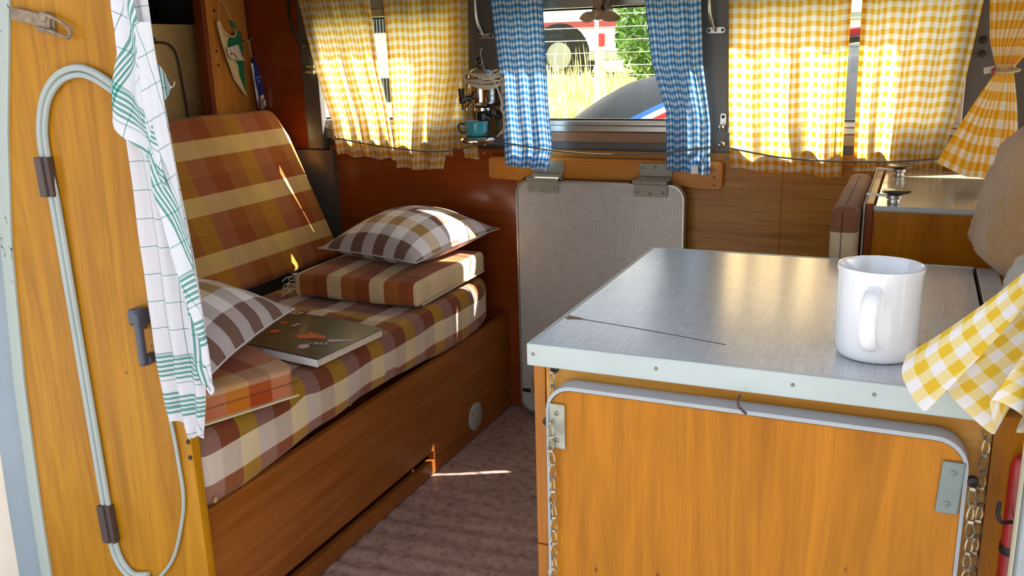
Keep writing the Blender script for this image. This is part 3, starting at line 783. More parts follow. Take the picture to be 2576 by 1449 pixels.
def cabinet():
    t = thing('cabinet', 'varnished wooden cabinet carrying the grey worktop', 'cabinet', (-.15, 1.28, 0))
    k = MB(); k.box(-.425, .098, 1.018, 1.57, 0, .664); k.build('carcass', 'wood_cab', t, False, .001)
    k = MB(); k.box(-.4275, -.412, 1.0, 1.019, .40, .664); k.box(-.4275, -.412, 1.0, 1.019, .0, .398); k.build('side_edge', 'wood_edge3', t, False, .0012)
    k = MB(); k.box(-.4105, .098, 1.0, 1.017, .0, .664); k.build('front_frame', 'wood_stile', t, False, .001)
    # right hand side panel
    k = MB(); k.box(.099, .235, 1.001, 1.02, 0, .664); k.build('side_panel', 'wood_cab', t, False, .001)
    # worktop
    w_ = thing('worktop', 'grey linen patterned laminate worktop under the white mug', 'worktop', (-.15, 1.28, .664))
    k = MB(); k.box(-.426, .098, .990, 1.572, .664, .6895); k.build('slab', 'lam_top', w_, False, .0015)
    k = MB(); k.box(-.430, .101, .984, .990, .661, .6905); k.box(-.430, -.4262, .990, 1.576, .664, .6905); k.box(-.430, .101, 1.5722, 1.577, .664, .6905); k.build('edging', 'lip', w_, False, .0015)
    k = MB()
    for x in (-.421, -.262, -.105, -.02): screw(k, x, .984, .677, .0022)
    k.build('pin', 'screw', w_)
    k = MB(); k.add([(-.420, 1.100, .6898), (-.424, 1.119, .6898), (-.401, 1.112, .6898), (-.398, 1.106, .6898)], [(0, 1, 2, 3)])
    k.build('chipped_corner', 'wood_edge', w_, False)
    k = MB(); k.tube([(-.424, 1.106, .6895), (-.40, 1.107, .6895), (-.32, 1.092, .6895), (-.26, 1.078, .6895), (-.195, 1.062, .6895)], .0006, 4); k.build('crack', 'thread', w_)
    k = MB(); k.box(.1035, .134, 1.02, 1.575, .664, .6895); o = k.build('side_worktop', 'lam_top', smooth=False, bevel=.001); tag(o, 'narrow grey laminate leaf right of the worktop joint', 'worktop')
    k = MB(); k.box(.1012, .1033, 1.0, 1.58, .67, .6885); o = k.build('joint_strip', 'dark', smooth=False); tag(o, 'dark worn joint strip between the two worktop pieces', 'strip')
    k = MB(); k.box(-.06, .32, 1.5785, 1.584, .664, .6915); 
    # flap door
    d = thing('flap_door', 'large orange varnished flap door edged in grey on cabinet front', 'door', (-.16, .975, .33))
    r = .030; x0, x1, z0, z1 = -.398, .077, .02, .646
    k = MB(); k.prism(rrect(x0+.004, x1-.004, z0, z1-.006, r), 'y', .968, .992); k.build('door_panel', 'wood_cab2', d, False, .0005)
    out = rrect(x0, x1, z0-.004, z1, r+.004); inn = rrect(x0+.004, x1-.004, z0, z1-.005, r); n = len(out)
    k = MB(); vs = [(a, .9665, b) for a, b in out]+[(a, .9665, b) for a, b in inn]+[(a, .9935, b) for a, b in out]+[(a, .9935, b) for a, b in inn]; fs = []
    for i in range(n):
        j = (i+1) % n; fs += [(i, j, n+j, n+i), (i, 2*n+i, 2*n+j, j), (2*n+i, 3*n+i, 3*n+j, 2*n+j)]
    k.add(vs, fs); k.build('edge_trim', 'trim', d, True, sharp=30)
    def plate(x0, x1, z0, z1, m_, lab, skew=0, scr=True):
        k = MB(); k.prism([(x0+skew, z0), (x1+skew, z0), (x1, z1), (x0, z1)], 'y', .964, .9675); p = k.build('metal_plate', m_, d, False, .0015); p['label'] = lab
        k = MB()
        for z in (z0+.012, z1-.012): screw(k, (x0+x1)/2+(skew if z < (z0+z1)/2 else 0), .964, z, .0032)
        k.build('screw', 'screw' if scr else m_, p)
    plate(-.393, -.372, .562, .622, 'plate', 'worn zinc plate with two screws'); plate(.052, .074, .560, .620, 'plate2', 'grey painted plate', -.003, False)
    k = MB(); k.tube(catmull([(-.161, .975, .660), (-.161, .964, .660), (-.160, .960, .654), (-.156, .962, .648), (-.151, .960, .645)], 4), .0016, 6); k.lathe([(.004, 0), (.004, -.004), (0, -.005)], (-.161, 1.0, .661), 8, 'y', False)
    o = k.build('hook', 'rustdark'); tag(o, 'small rusty hook holding the flap door top edge', 'hook')
    for i, (x, z) in enumerate(((-.392, .671-.004), (-.400, .592), (.075, .598))):
        pass
    k = MB(); k.lathe([(.0055, 0), (.0055, -.003), (.005, -.004), (0, -.005)], (-.398, 1.0, .655), 12, 'y', False); o = k.build('chain_screw', 'dark'); tag(o, 'dark screw holding the leftmost chain below worktop corner', 'screw')
    chain('long chain hanging from the screw under the worktop left corner', -.399, .652, -.4085, .30, .9925)
    k = MB(); k.lathe([(.005, 0), (.005, -.006), (0, -.008)], (-.399, .975, .594), 10, 'y', False); o = k.build('chain_screw', 'dark'); tag(o, 'dark screw beside the worn zinc plate', 'screw')
    chain('chain fixed beside the worn zinc plate at the flap door left edge', -.389, .598, -.3905, .30, .959)
    k = MB(); k.lathe([(.0055, 0), (.0055, -.008), (0, -.010)], (.082, .972, .600), 10, 'y', False); o = k.build('chain_screw', 'dark'); tag(o, 'dark screw at the flap door edge beside the grey painted plate', 'screw')
    chain('chain hanging from the screw beside the grey painted plate', .082, .597, .083, .30, .9560)
    chain('rightmost chain hanging below the yellow curtain hem', .0905, .70, .0895, .30, .985)
M_['wood_edge3'] = wood('cabinet_edge_wood', 'ad641c', 'c07a2a', 'z'); M_['wood_cab2'] = wood('door_ply', '9a5a01', 'be770a', 'z', .34, .07); M_['rustdark'] = plain('dark_rust', '5a3e36', .6, .4, 0, .3, 100)
cabinet()
def mug():
    t = thing('white_mug', 'tall white enamel mug standing on the worktop', 'mug', (-.0255, 1.085, .690))
    R, H = .0455, .108; c = (-.0255, 1.085, .6905)
    k = MB(); k.lathe([(0, 0), (R-.008, 0), (R-.003, .002), (R-.0005, .007), (R, .015), (R+.0008, H-.008), (R+.0022, H-.002), (R+.0018, H), (R-.0005, H+.0003), (R-.0025, H-.003), (R-.003, .02), (R-.010, .006), (0, .005)], c, 56, 'z', False); k.build('body', 'white', t, sharp=60)
    # ear handle facing the camera side
    pts = []
    for i in range(17):
        a = PI*(i/16); rr = .024
        pts.append(Vector((c[0]-.004-.004*math.sin(a), c[1]-R+.002-.024*math.sin(a)**.7, c[2]+.055+.032*math.cos(a))))
    k = MB(); k.tube(pts, [.0060]*17, 10, flat=1.6); k.build('handle', 'white', t)
mug()

# ------------------------------------------------------------------ hanging towel
def towel():
    t = thing('tea_towel', 'white tea towel with green stripes hanging at the closet edge', 'towel', (-.99, .98, 1.2))
    Lf = [(1.25, -1.03), (1.131, -1.028), (1.06, -1.026), (1.013, -1.045), (.963, -1.052), (.946, -1.037), (.818, -1.037), (.684, -1.038), (.60, -1.037), (.529, -1.034), (.495, -1.028), (.47, -1.01)]
    Rt = [(1.25, -.975), (1.131, -.968), (1.0, -.963), (.9, -.955), (.776, -.946), (.681, -.939), (.62, -.937), (.59, -.948), (.55, -.953), (.486, -.966)]
    def sheet(name, ztop, zbot, L, R, y, fold, amp, uv0, rot=0, scale=1.0, zs=None, ph=0, nu=30, nv=60):
        """zs(u): bottom edge height across the sheet"""
        mb = MB()
        def P(u, v):
            zb = zs(u) if zs else zbot; zt = ztop(u) if callable(ztop) else ztop
            z = zt+(zb-zt)*v; a, b = lerp_tab(L, z), lerp_tab(R, z)
            x = a+(b-a)*u
            g = .35+.65*min(1, v*1.5)
            yy = y-amp*g*math.sin(fold*2*PI*u+ph+1.2*math.sin(v*3))-.002*noise.noise(Vector((u*5, v*9, y*50)))
            x += .003*math.sin(v*14+ph)*math.sin(PI*u)
            k_ = y/.96
            return (x*k_, yy, 1.05+(z-1.05)*k_)
        def UV(u, v):
            zb = zs(u) if zs else zbot; zt = ztop(u) if callable(ztop) else ztop
            z = zt+(zb-zt)*v; a, b = lerp_tab(L, z), lerp_tab(R, z); X = (u*(b-a))*scale*1.25; Y = (1.25-z)*1.0
            c_, s_ = math.cos(rot), math.sin(rot); return (uv0[0]+c_*X-s_*Y, uv0[1]+s_*X+c_*Y)
        mb.grid(P, nu, nv, UV)
        return mb.build(name, 'towel', t, True, sharp=80)
    sheet('towel_layer', 1.25, .49, Lf, Rt, .992, 2.5, .006, (.10, -.135), .03, zs=lambda u: .502-.022*u+.008*math.sin(u*9))
    sheet('towel_layer', 1.25, .9, [(1.25, -1.03), (1.131, -1.030), (1.06, -1.028), (1.013, -1.049), (.963, -1.058), (.93, -1.05)], [(1.25, -.985), (1.131, -.99), (1.0, -.985), (.9, -.973), (.8, -.963)], .976, 1.2, .006, (.205, .30), -.50, zs=lambda u: .955-.085*u**1.1, ph=.5)
    sheet('towel_layer', 1.1, .6, [(1.1, -.995), (.95, -.997), (.87, -1.0), (.83, -.990), (.76, -.975), (.68, -.955), (.64, -.945)], [(1.1, -.966), (.95, -.958), (.87, -.953), (.776, -.944), (.681, -.938), (.64, -.937)], .972, .7, .004, (.165, .02), .35, ph=1)
    sheet('towel_layer', 1.0, .6, [(1.0, -.985), (.8, -.975), (.70, -.965), (.6, -.962), (.565, -.950)], [(1.0, -.962), (.8, -.949), (.681, -.9385), (.61, -.9335), (.575, -.9345), (.56, -.94)], .984, .6, .003, (.02, .03), -.05, zs=lambda u: .572+.004*math.sin(u*8), ph=2)
    # corner poking out on the right
    mb = MB(); A, B, C_, D = [Vector((q[0]*1.022, .985, 1.05+(q[2]-1.05)*1.022)) for q in ((-.968, 0, 1.046), (0, 0, 0), (-.943, 0, 1.012), (-.966, 0, .992))]
    mb.grid(lambda u, v: tuple(A.lerp(B if v < .0 else C_, u).lerp(D.lerp(C_, u), v)+Vector((0, .003*math.sin(u*5), 0))), 6, 6, lambda u, v: (.03+u*.03, .3+v*.05))
    mb.build('towel_corner', 'towel', t, True)
    k = MB(); k.tube(catmull([(-.965, .984, 1.011), (-.961, .984, 1.014), (-.959, .984, 1.019)], 3), .0006, 4); k.build('loose_thread', 'fray', t)
    # knotted loop at the lower right corner
    k = MB(); k.tube(catmull([(-.966, .985, .572), (-.958, .980, .568), (-.954, .98, .560), (-.958, .98, .552), (-.966, .982, .560)], 4), .0028, 6); k.build('hanging_loop', 'towel', t)
towel()

# ------------------------------------------------------------------ window curtains
def hanging(name, label, L, R, zt, zb, y, folds, amp, mat, width, phase=0, hem=.035, sidehem=None, nu=None, uoff=0, group=None, ybot=0, warp=.3):
    nu = nu or int(folds*14+10); nv = 40
    mb = MB()
    def P(u, v, dy=0, z0=zt, z1=None):
        z1_ = (zb(u) if callable(zb) else zb) if z1 is None else z1
        z = z0+(z1_-z0)*v; a, b = lerp_tab(L, z), lerp_tab(R, z); vv = (zt-z)/(zt-.73)
        uw = u+warp/(2*PI*folds)*math.sin(2*PI*folds*u+phase+1)
        am = amp*(.55+.45*vv)*(.6+.4*math.sin(3.1*u*folds+phase*2))
        x = a+(b-a)*uw
        yy = y+ybot*vv-am*math.sin(2*PI*folds*u+phase+.7*math.sin(vv*2.5+u*3))+.0025*noise.noise(Vector((u*9, vv*5, phase)))
        return (x, yy+dy, z)
    def UV(u, v, z0=zt, z1=None):
        z1_ = (zb(u) if callable(zb) else zb) if z1 is None else z1
        return (uoff+u*width, z0+(z1_-z0)*v+.002*math.sin(u*folds*6+phase))
    mb.grid(lambda u, v: P(u, v), nu, nv, UV)
    o = mb.build(name, mat, smooth=True, sharp=80); tag(o, label, 'curtain', group)
    if hem:
        k = MB()
        def zz(u): return zb(u) if callable(zb) else zb
        def PH(u, v): z = zz(u)+hem*(1-v); return P(u, (zt-z)/(zt-zz(u)), .0022)
        def UH(u, v): z = zz(u)+hem*(1-v); return UV(u, (zt-z)/(zt-zz(u)))
        k.grid(PH, nu, 4, UH)
        for (s0, s1) in (sidehem or []):
            k.grid(lambda u, v: P(s0+(s1-s0)*u, v, .0022), 6, nv, lambda u, v: UV(s0+(s1-s0)*u, v))
        k.build('hem', mat, o, True, sharp=80)
    return o
def curtains():
    s = .983
    def T(*p): return [(1.05+(z-1.05)*s, x*s) for z, x in p]
    def TB(*p): return [(1.05+(z-1.05)*.973, x*.971) for z, x in p]
    grpY = None
    hanging('window_curtain', 'yellow gingham curtain bunched at the far left window side', T((1.35, -1.775), (1.2, -1.746), (1.0, -1.70), (.85, -1.655), (.75, -1.645)), T((1.35, -1.50), (1.178, -1.49), (1.0, -1.472), (.9, -1.452), (.72, -1.430)), 1.33, lambda u: .752-.012*u+.004*math.sin(u*16), 2.296, 4.5, .011, 'yel', .42, .4, sidehem=[(.95, 1)])
    hanging('window_curtain', 'yellow gingham curtain with straight edge beside the coffee machine', T((1.35, -1.448), (1.198, -1.444), (.9, -1.436), (.715, -1.432)), T((1.35, -1.19), (1.0, -1.20), (.85, -1.24), (.77, -1.262), (.715, -1.275)), 1.33, lambda u: .716+.003*math.sin(u*9), 2.292, 2.6, .010, 'yel', .33, 2.0, sidehem=[(0, .06)], warp=.25)
    hanging('window_curtain', 'short yellow gingham curtain end peeping below the coffee machine', T((1.35, -1.26), (1.1, -1.25), (.9, -1.27), (.74, -1.285)), T((1.35, -1.175), (1.0, -1.185), (.8, -1.17), (.74, -1.158)), 1.33, lambda u: .757-.012*u, 2.316, 1.5, .005, 'yel', .15, 1.0)
    hanging('window_curtain', 'blue gingham curtain left of the clear window', TB((1.35, -1.12), (1.182, -1.104), (1.0, -1.085), (.73, -1.073)), TB((1.35, -.94), (1.175, -.947), (.9, -.936), (.78, -.925), (.72, -.943)), 1.33, lambda u: .738-.014*u, 2.272, 3.4, .008, 'blu', .27, .9, sidehem=[(.94, 1)], warp=.4)
    o = hanging('window_curtain', 'blue gingham curtain right of the clear window with white tag', TB((1.35, -.69), (1.162, -.667), (1.0, -.645), (.88, -.606), (.73, -.602)), TB((1.35, -.52), (1.155, -.524), (1.0, -.515), (.85, -.492), (.72, -.489)), 1.33, lambda u: .738-.012*u, 2.272, 3.6, .009, 'blu', .28, 2.2, sidehem=[(0, .06)], warp=.4)
    k = MB(); k.grid(lambda u, v: (-.527*s+.018*u, 2.258+.002*math.sin(u*3), .752-.022*v), 4, 4); k.build('care_tag', 'label', o, True)
    hanging('window_curtain', 'wide yellow gingham curtain between blue curtain and the narrow right gap', T((1.35, -.452), (1.151, -.447), (.9, -.44), (.735, -.430)), T((1.35, -.165), (1.139, -.166), (.95, -.166), (.73, -.163)), 1.33, lambda u: .742-.014*u+.003*math.sin(u*13), 2.290, 3.3, .009, 'yel', .36, 3.6, sidehem=[(.955, 1)], warp=.3)
    hanging('window_curtain', 'wide yellow gingham curtain hanging behind the back cabinet top', T((1.35, -.140), (1.137, -.142), (.9, -.140), (.73, -.136)), T((1.35, .12), (1.126, .112), (.9, .085), (.8, .065), (.73, .06)), 1.33, lambda u: .742+.002*math.sin(u*11), 2.292, 3.6, .008, 'yel', .36, 5.1, sidehem=[(0, .05)], warp=.3)
    for i, (a, b, lab) in enumerate(((-1.76, -1.13, 'left window'), (-1.11, -.48, 'middle window'), (-.46, .18, 'right window'))):
        k = MB(); k.tube([(a, 2.30, 1.325), (b, 2.30, 1.325)], .0035, 8)
        for x in (a+.01, b-.01): k.box(x-.004, x+.004, 2.30, 2.336, 1.318, 1.332)
        o = k.build('curtain_rod', 'alu'); tag(o, 'thin curtain rod above the '+lab, 'rod')
    # stretched spring wire under the curtains
    P = [(-1.638, .799), (-1.52, .782), (-1.407, .770), (-1.30, .764), (-1.22, .772), (-1.136, .790), (-1.055, .791), (-.935, .776), (-.785, .767), (-.621, .773), (-.507, .788), (-.466, .794), (-.421, .787), (-.318, .770), (-.223, .763), (-.132, .762), (-.04, .765), (.049, .774), (.12, .785)]
    k = MB(); k.tube(catmull([(a*.970, 2.256, 1.05+(b-1.05)*.971) for a, b in P], 5), .0022, 6); o = k.build('curtain_wire', 'wire'); tag(o, 'dark spring wire sagging across the curtain hems', 'wire')
    for i, (x, z) in enumerate(((-1.61, .803), (-.456, .798), (-1.105, .797))):
        k = MB(); k.lathe([(.008, 0), (.008, -.003), (.004, -.006), (.004, -.05), (.007, -.052), (.007, -.058), (.0, -.06)], (x, 2.333, z), 12, 'y', False)
        o = k.build('wire_hook', 'chrome'); tag(o, ['chrome knob holding left end of the sagging wire', 'knob holding the wire between blue and yellow curtains', 'knob holding the wire below the coffee machine'][i], 'hook')
    # tied back curtain at the cab
    t = thing('tied_curtain', 'yellow gingham curtain gathered by a pale strap above sheepskin seat', 'curtain', (.145, 2.0, .98))
    mb = MB(); X = lambda u, v: 0
    def up(u, v):  # v 0 top, 1 strap
        z = 1.34-(1.34-.985)*v
        if v < 0: v = 0
        a = lerp_tab([(1.34, .095), (1.114, .105), (1.04, .112), (1.0, .124), (.985, .130)], z); b = lerp_tab([(1.34, .33), (1.114, .25), (1.04, .20), (1.0, .166), (.985, .158)], z)
        return (a+(b-a)*u, 2.0-.012*(1-.6*v)*math.sin(u*26+.6)+.004*math.sin(u*9), z)
    mb.grid(up, 80, 30, lambda u, v: (u*.36+.1*v*(u-.5), 1.34-.36*v)); mb.build('upper_cloth', 'yel3', t, True, sharp=80)
    mb = MB()
    def lo(u, v):
        z = .985-v*lerp_tab([(1, .02), (1, .02)], 1)
        f = u; ax, bx = .130, .158
        # hem runs from far left low corner to the right
        hx = .040+(.178-.040)*u**.85; hz = .806-.020*math.sin(min(1, u*3)*PI/2)-.02*u
        px = ax+(bx-ax)*u; x = px+(hx-px)*v; z = .985+(hz-.985)*v
        x += .008*math.sin(PI*v)*(1 if u > .6 else -.3)
        return (x, 1.998-.006*math.sin(u*19+1)*(.4+v), z)
    mb.grid(lo, 60, 30, lambda u, v: (u*.30, .98-.2*v)); mb.build('lower_cloth', 'yel3', t, True, sharp=80)
    k = MB(); k.tube(catmull([(.121, 2.0, .985), (.135, 1.983, .981), (.155, 1.983, .982), (.163, 2.0, .985), (.15, 2.012, .986), (.13, 2.012, .986)], 4, True), .0035, 6, closed=True, flat=2.4); k.build('strap', 'strap', t)
    k = MB(); k.obox((.116, 1.99, .985), (.009, 0, .002), (0, .002, 0), (-.001, 0, .006)); k.build('strap_tab', 'paper', t, False, .001)
    k = MB(); k.obox((.124, 1.984, .983), (.004, 0, .001), (0, .002, 0), (-.001, 0, .006)); k.build('strap_button', 'redw', t, False, .001)
    # near curtain fanned over the worktop edge
    t = thing('gathered_curtain', 'yellow and white gingham curtain fanning out over the worktop corner', 'curtain', (.10, .93, .80))
    mb = MB()
    hem = [(-.018+.030, .735), (.012, .712), (.030, .691), (.046, .706), (.060, .690), (.088, .673), (.100, .674), (.106, .690), (.120, .676), (.135, .700), (.150, .70)]
    hem = [(.008, .738), (.006, .718), (.029, .690), (.040, .712), (.060, .694), (.092, .673), (.084, .715), (.113, .700), (.112, .674), (.132, .690), (.150, .70)]
    hy = [.945, .935, .920, .942, .938, .925, .905, .912, .935, .915, .93]
    H = catmull([(a, y_, b) for (a, b), y_ in zip(hem, hy)], 8)
    top = Vector((.152, .935, .880))
    n = len(H)-1
    def ga(u, v):
        h = H[int(round(u*n))]; tp = top+Vector((.020*(u-.5), .006*math.sin(u*19), .012*(.5-u)))
        p = tp.lerp(h, v); p.y -= .004*math.sin(u*26)*v*(1-v)*3; p.x += .008*math.sin(PI*v)*(1-u)
        return tuple(p)
    L_ = [0]
    for i in range(n): L_.append(L_[-1]+(H[i+1]-H[i]).length)
    mb.grid(ga, n, 30, lambda u, v: (L_[int(round(u*n))]*1.35*(.45+.55*v)+.004, v*.24)); o = mb.build('cloth', 'yel2', t, True, sharp=80)
    k = MB(); k.grid(lambda u, v: tuple(Vector(ga(u, .9+.1*v))+Vector((0, .0025, 0))), n, 3, lambda u, v: (L_[int(round(u*n))]*1.3, .22+v*.02)); k.build('hem', 'yel2', t, True)
curtains()

# ------------------------------------------------------------------ fittings on the back wall
def backwall():
    # batten
    y0, y1 = 2.296, 2.316
    pl = [(-1.10, .695), (-1.02, .692), (-.98, .700), (-.60, .700), (-.54, .690), (-.50, .684), (-.455, .685), (-.446, .692), (-.446, .750), (-.453, .757), (-1.10, .757), (-1.107, .750), (-1.107, .700)]
    k = MB(); k.prism(pl[::-1], 'y', y0, y1); b = k.build('hinge_batten', 'wood_batten', smooth=False, bevel=.003); tag(b, 'shaped wooden batten carrying the two grey hinges', 'batten')
    k = MB()
    for x, zs in ((-1.092, (.742, .726, .711)), (-.466, (.739, .719, .697))):
        for z in zs: screw(k, x, y0, z, .0035)
    k.build('screw', 'screw', b)
    # folding table board
    t = thing('folding_table', 'grey linen patterned folding table board hanging flat on the wall', 'table', (-.775, 2.27, .01))
    P = rrect(-1.008, -.534, .012, .700, .040); k = MB(); k.prism(rrect(-1.003, -.539, .017, .695, .036), 'y', 2.2615, 2.283); k.build('board', 'lam_board', t, False)
    n = len(P); inn = rrect(-1.0035, -.5385, .0165, .6955, .0365)
    k = MB(); vs = [(a, 2.2585, b_) for a, b_ in P]+[(a, 2.2585, b_) for a, b_ in inn]+[(a, 2.286, b_) for a, b_ in P]+[(a, 2.286, b_) for a, b_ in inn]; fs = []
    for i in range(n):
        j = (i+1) % n; fs += [(i, j, n+j, n+i), (i, 2*n+i, 2*n+j, j), (2*n+i, 3*n+i, 3*n+j, 2*n+j), (n+i, n+j, 3*n+j, 3*n+i)]
    k.add(vs, fs); k.build('rim', 'alurim', t, True, sharp=30)
    k = MB(); k.box(-1.0, -.86, 2.255, 2.2585, .075, .085); k.build('rubber_strap', 'black', t, False)
    for i, xc in enumerate((-.925, -.623)):
        h = bpy.data.objects.new('hinge', None); COL.objects.link(h); h.parent = t; h.location = Vector((xc, 2.27, .70))-t.location
        w_ = .045
        k = MB(); k.box(xc-w_+.006, xc+w_+.004, 2.288, 2.2955, .716, .750); k.build('upper_leaf', 'hinge', h, False, .001)
        k = MB(); k.prism([(2.286, .716), (2.262, .706), (2.262, .70), (2.290, .712)], 'x', xc-w_+.004, xc+w_+.002)
        k.build('bend', 'hinge', h, False, .001)
        k = MB(); k.box(xc-w_, xc+w_, 2.2545, 2.2585, .668, .700); k.build('lower_leaf', 'hinge', h, False, .001)
        for q in range(4):
            k = MB(); a = xc-w_-.002+q*.0232; k.tube([(a, 2.256, .704), (a+.0222, 2.256, .704)], .0062, 12); k.build('knuckle', 'hinge', h)
        k = MB(); k.tube([(xc-w_-.010, 2.256, .704), (xc+w_+.012, 2.256, .704)], .0042, 10); k.build('pin', 'dark', h)
        k = MB()
        for dx in (-.034, 0, .034): screw(k, xc+dx, 2.2545, .680+(0 if dx else -.004), .0042); screw(k, xc+dx+.004, 2.288, .738+(0 if dx else .003), .0038)
        k.build('screw', 'screw', h)
    # bag with rope at the foot of the board
    k = MB()
    for j in range(5):
        pts = [(-.950+.016*math.cos(a+j)+.004*j, 2.235+.010*math.sin(a), .12+.035*math.sin(a)+.004*j) for a in [2*PI*i/14 for i in range(14)]]
        k.tube(pts, .0024, 6, closed=True)
    k.tube(catmull([(-.965, 2.235, .10), (-.94, 2.23, .07), (-.915, 2.228, .055), (-.89, 2.228, .05)], 4), .0032, 6)
    o = k.build('rope_bundle', 'rope'); tag(o, 'small cream rope bundle at the foot of the folding board', 'rope')
    # grab handles
    def grab(x, z, lab, flip=1):
        t = thing('grab_handle', lab, 'handle', (x, YW-.01, z), 'curved metal grab handles on window pillars')
        k = MB(); k.tube(catmull([(x, 2.328, z), (x-.004*flip, 2.312, z+.012), (x-.010*flip, 2.300, z+.045), (x-.011*flip, 2.298, z+.10), (x-.010*flip, 2.300, z+.16), (x, 2.328, z+.20)], 6), .0062, 10, flat=.6); k.build('grip', 'steel', t)
        k = MB(); k.prism([(x+a, z+b) for a, b in rrect(-.024, .024, -.009, .007, .0075, 4)], 'y', 2.329, 2.334); k.prism([(x+a, z+.20+b) for a, b in rrect(-.024, .024, -.009, .007, .0075, 4)], 'y', 2.329, 2.334); k.build('foot_plate', 'alu', t, False, .001)
        k = MB()
        for dx in (-.017, .017): k.lathe([(.0038, 0), (.0038, -.001), (0, -.0012)], (x+dx, 2.329, z-.001), 10, 'y', False)
        k.build('screw', 'dark', t)
    grab(-.480, 1.082, 'curved metal grab handle right of the blue curtains'); grab(-1.118, 1.088, 'curved metal grab handle above the coffee machine')
    t = thing('grab_handle', 'worn black and metal grab handle left of the yellow curtains', 'handle', (-1.715, 2.30, 1.08), 'curved metal grab handles on window pillars')
    k = MB(); k.tube(catmull([(-1.742, 2.29, 1.22), (-1.735, 2.27, 1.19), (-1.722, 2.262, 1.14), (-1.705, 2.268, 1.09), (-1.695, 2.30, 1.08)], 5), .010, 8, flat=.5); k.build('grip', 'dark', t)
    k = MB(); k.box(-1.712, -1.680, 2.29, 2.300, 1.072, 1.084); k.build('bracket', 'chrome', t, False, .002)
    k = MB(); k.box(-1.70, -1.67, 2.282, 2.300, 1.010, 1.022); k.box(-1.70, -1.668, 2.276, 2.300, .994, 1.006); o = k.build('curtain_clip', 'chrome', smooth=False, bevel=.003); tag(o, 'small chrome clip on the far left pillar beside yellow curtain', 'clip')
    # coat hook on pillar
    t = thing('coat_hook', 'small chrome coat hook on the dark pillar beside yellow curtain', 'hook', (-.455, 2.33, .86))
    k = MB(); k.prism([(-.455+a, .862+b) for a, b in rrect(-.008, .008, -.018, .016, .0075, 4)], 'y', 2.330, 2.334); k.build('plate', 'alu', t, False, .001)
    k = MB(); k.lathe([(.0045, 0), (.0045, -.0012), (0, -.0014)], (-.455, 2.330, .868), 10, 'y', False); k.build('screw', 'dark', t)
    k = MB(); k.tube([(-.455, 2.332, .846), (-.455, 2.318, .838), (-.455, 2.308, .842)], [.005, .006, .007], 10); k.lathe([(0, -.008), (.006, -.006), (.0085, 0), (.006, .006), (0, .008)], (-.455, 2.306, .843), 12, 'z', False); k.build('peg', 'chrome', t)
    k = MB(); k.lathe([(.006, 0), (.008, -.006), (.005, -.014), (.008, -.022), (0, -.026)], (.118, 2.333, 1.01), 12, 'y', False); k.lathe([(.006, 0), (.009, -.006), (0, -.010)], (.118, 2.333, 1.04), 12, 'y', False)
    o = k.build('pillar_knob', 'dark'); tag(o, 'dark metal knob on the pillar beside the tied curtain', 'knob')
    # little fan
    t = thing('table_fan', 'small grey brown fan hanging at the top of the clear window', 'fan', (-.75, 2.21, 1.17))
    cx, cy, cz = -.752, 2.215, 1.128
    k = MB(); k.lathe([(.0, -.024), (.009, -.022), (.0135, -.012), (.0145, 0), (.014, .012), (.012, .016)], (cx, cy, cz), 20, 'y', True); k.build('hub', 'fanplastic', t)
    for a in (math.radians(-12), math.radians(195), math.radians(85)):
        k = MB(); L_ = .052; d = Vector((math.cos(a), 0, math.sin(a))); nn = Vector((-math.sin(a), 0, math.cos(a)))
        if a > 3: L_ = .036
        def bl(u, v, s_=0):
            w2 = .0125*math.sin(PI*min(1, (.18+.82*u)))**.6; p = Vector((cx, cy, cz))+d*(.010+L_*u)+nn*w2*(2*v-1)+Vector((0, .006*(2*v-1)-.004+s_, 0)); return tuple(p)
        k.grid(bl, 10, 6); k.grid(lambda u, v: bl(u, v, .002), 10, 6, flip=True); k.build('blade', 'fanplastic', t)
    k = MB(); k.lathe([(.015, .014), (.0205, .020), (.022, .035), (.022, .06), (.016, .072), (0, .075)], (cx, cy, cz+.010), 20, 'y', False); k.build('motor', 'fandark', t)
    for dx in (-.028, .0, .034):
        k = MB(); k.tube([(cx+dx*.35, cy+.02, cz+.018), (cx+dx*1.1, cy+.05, cz+.10), (cx+dx*1.2, cy+.10, cz+.12)], .0042 if dx else .006, 8, flat=1.5); k.build('bracket_arm', 'fandark', t)
M_['alurim'] = plain('rim_aluminium', 'a7a49b', .3, .6, 0, .06); M_['rope'] = plain('rope', 'b8a888', .9); M_['fanplastic'] = plain('fan_beige', '9c8468', .4, 0, .1); M_['fandark'] = plain('fan_brown_grey', '7c6f62', .35, .3)
backwall()

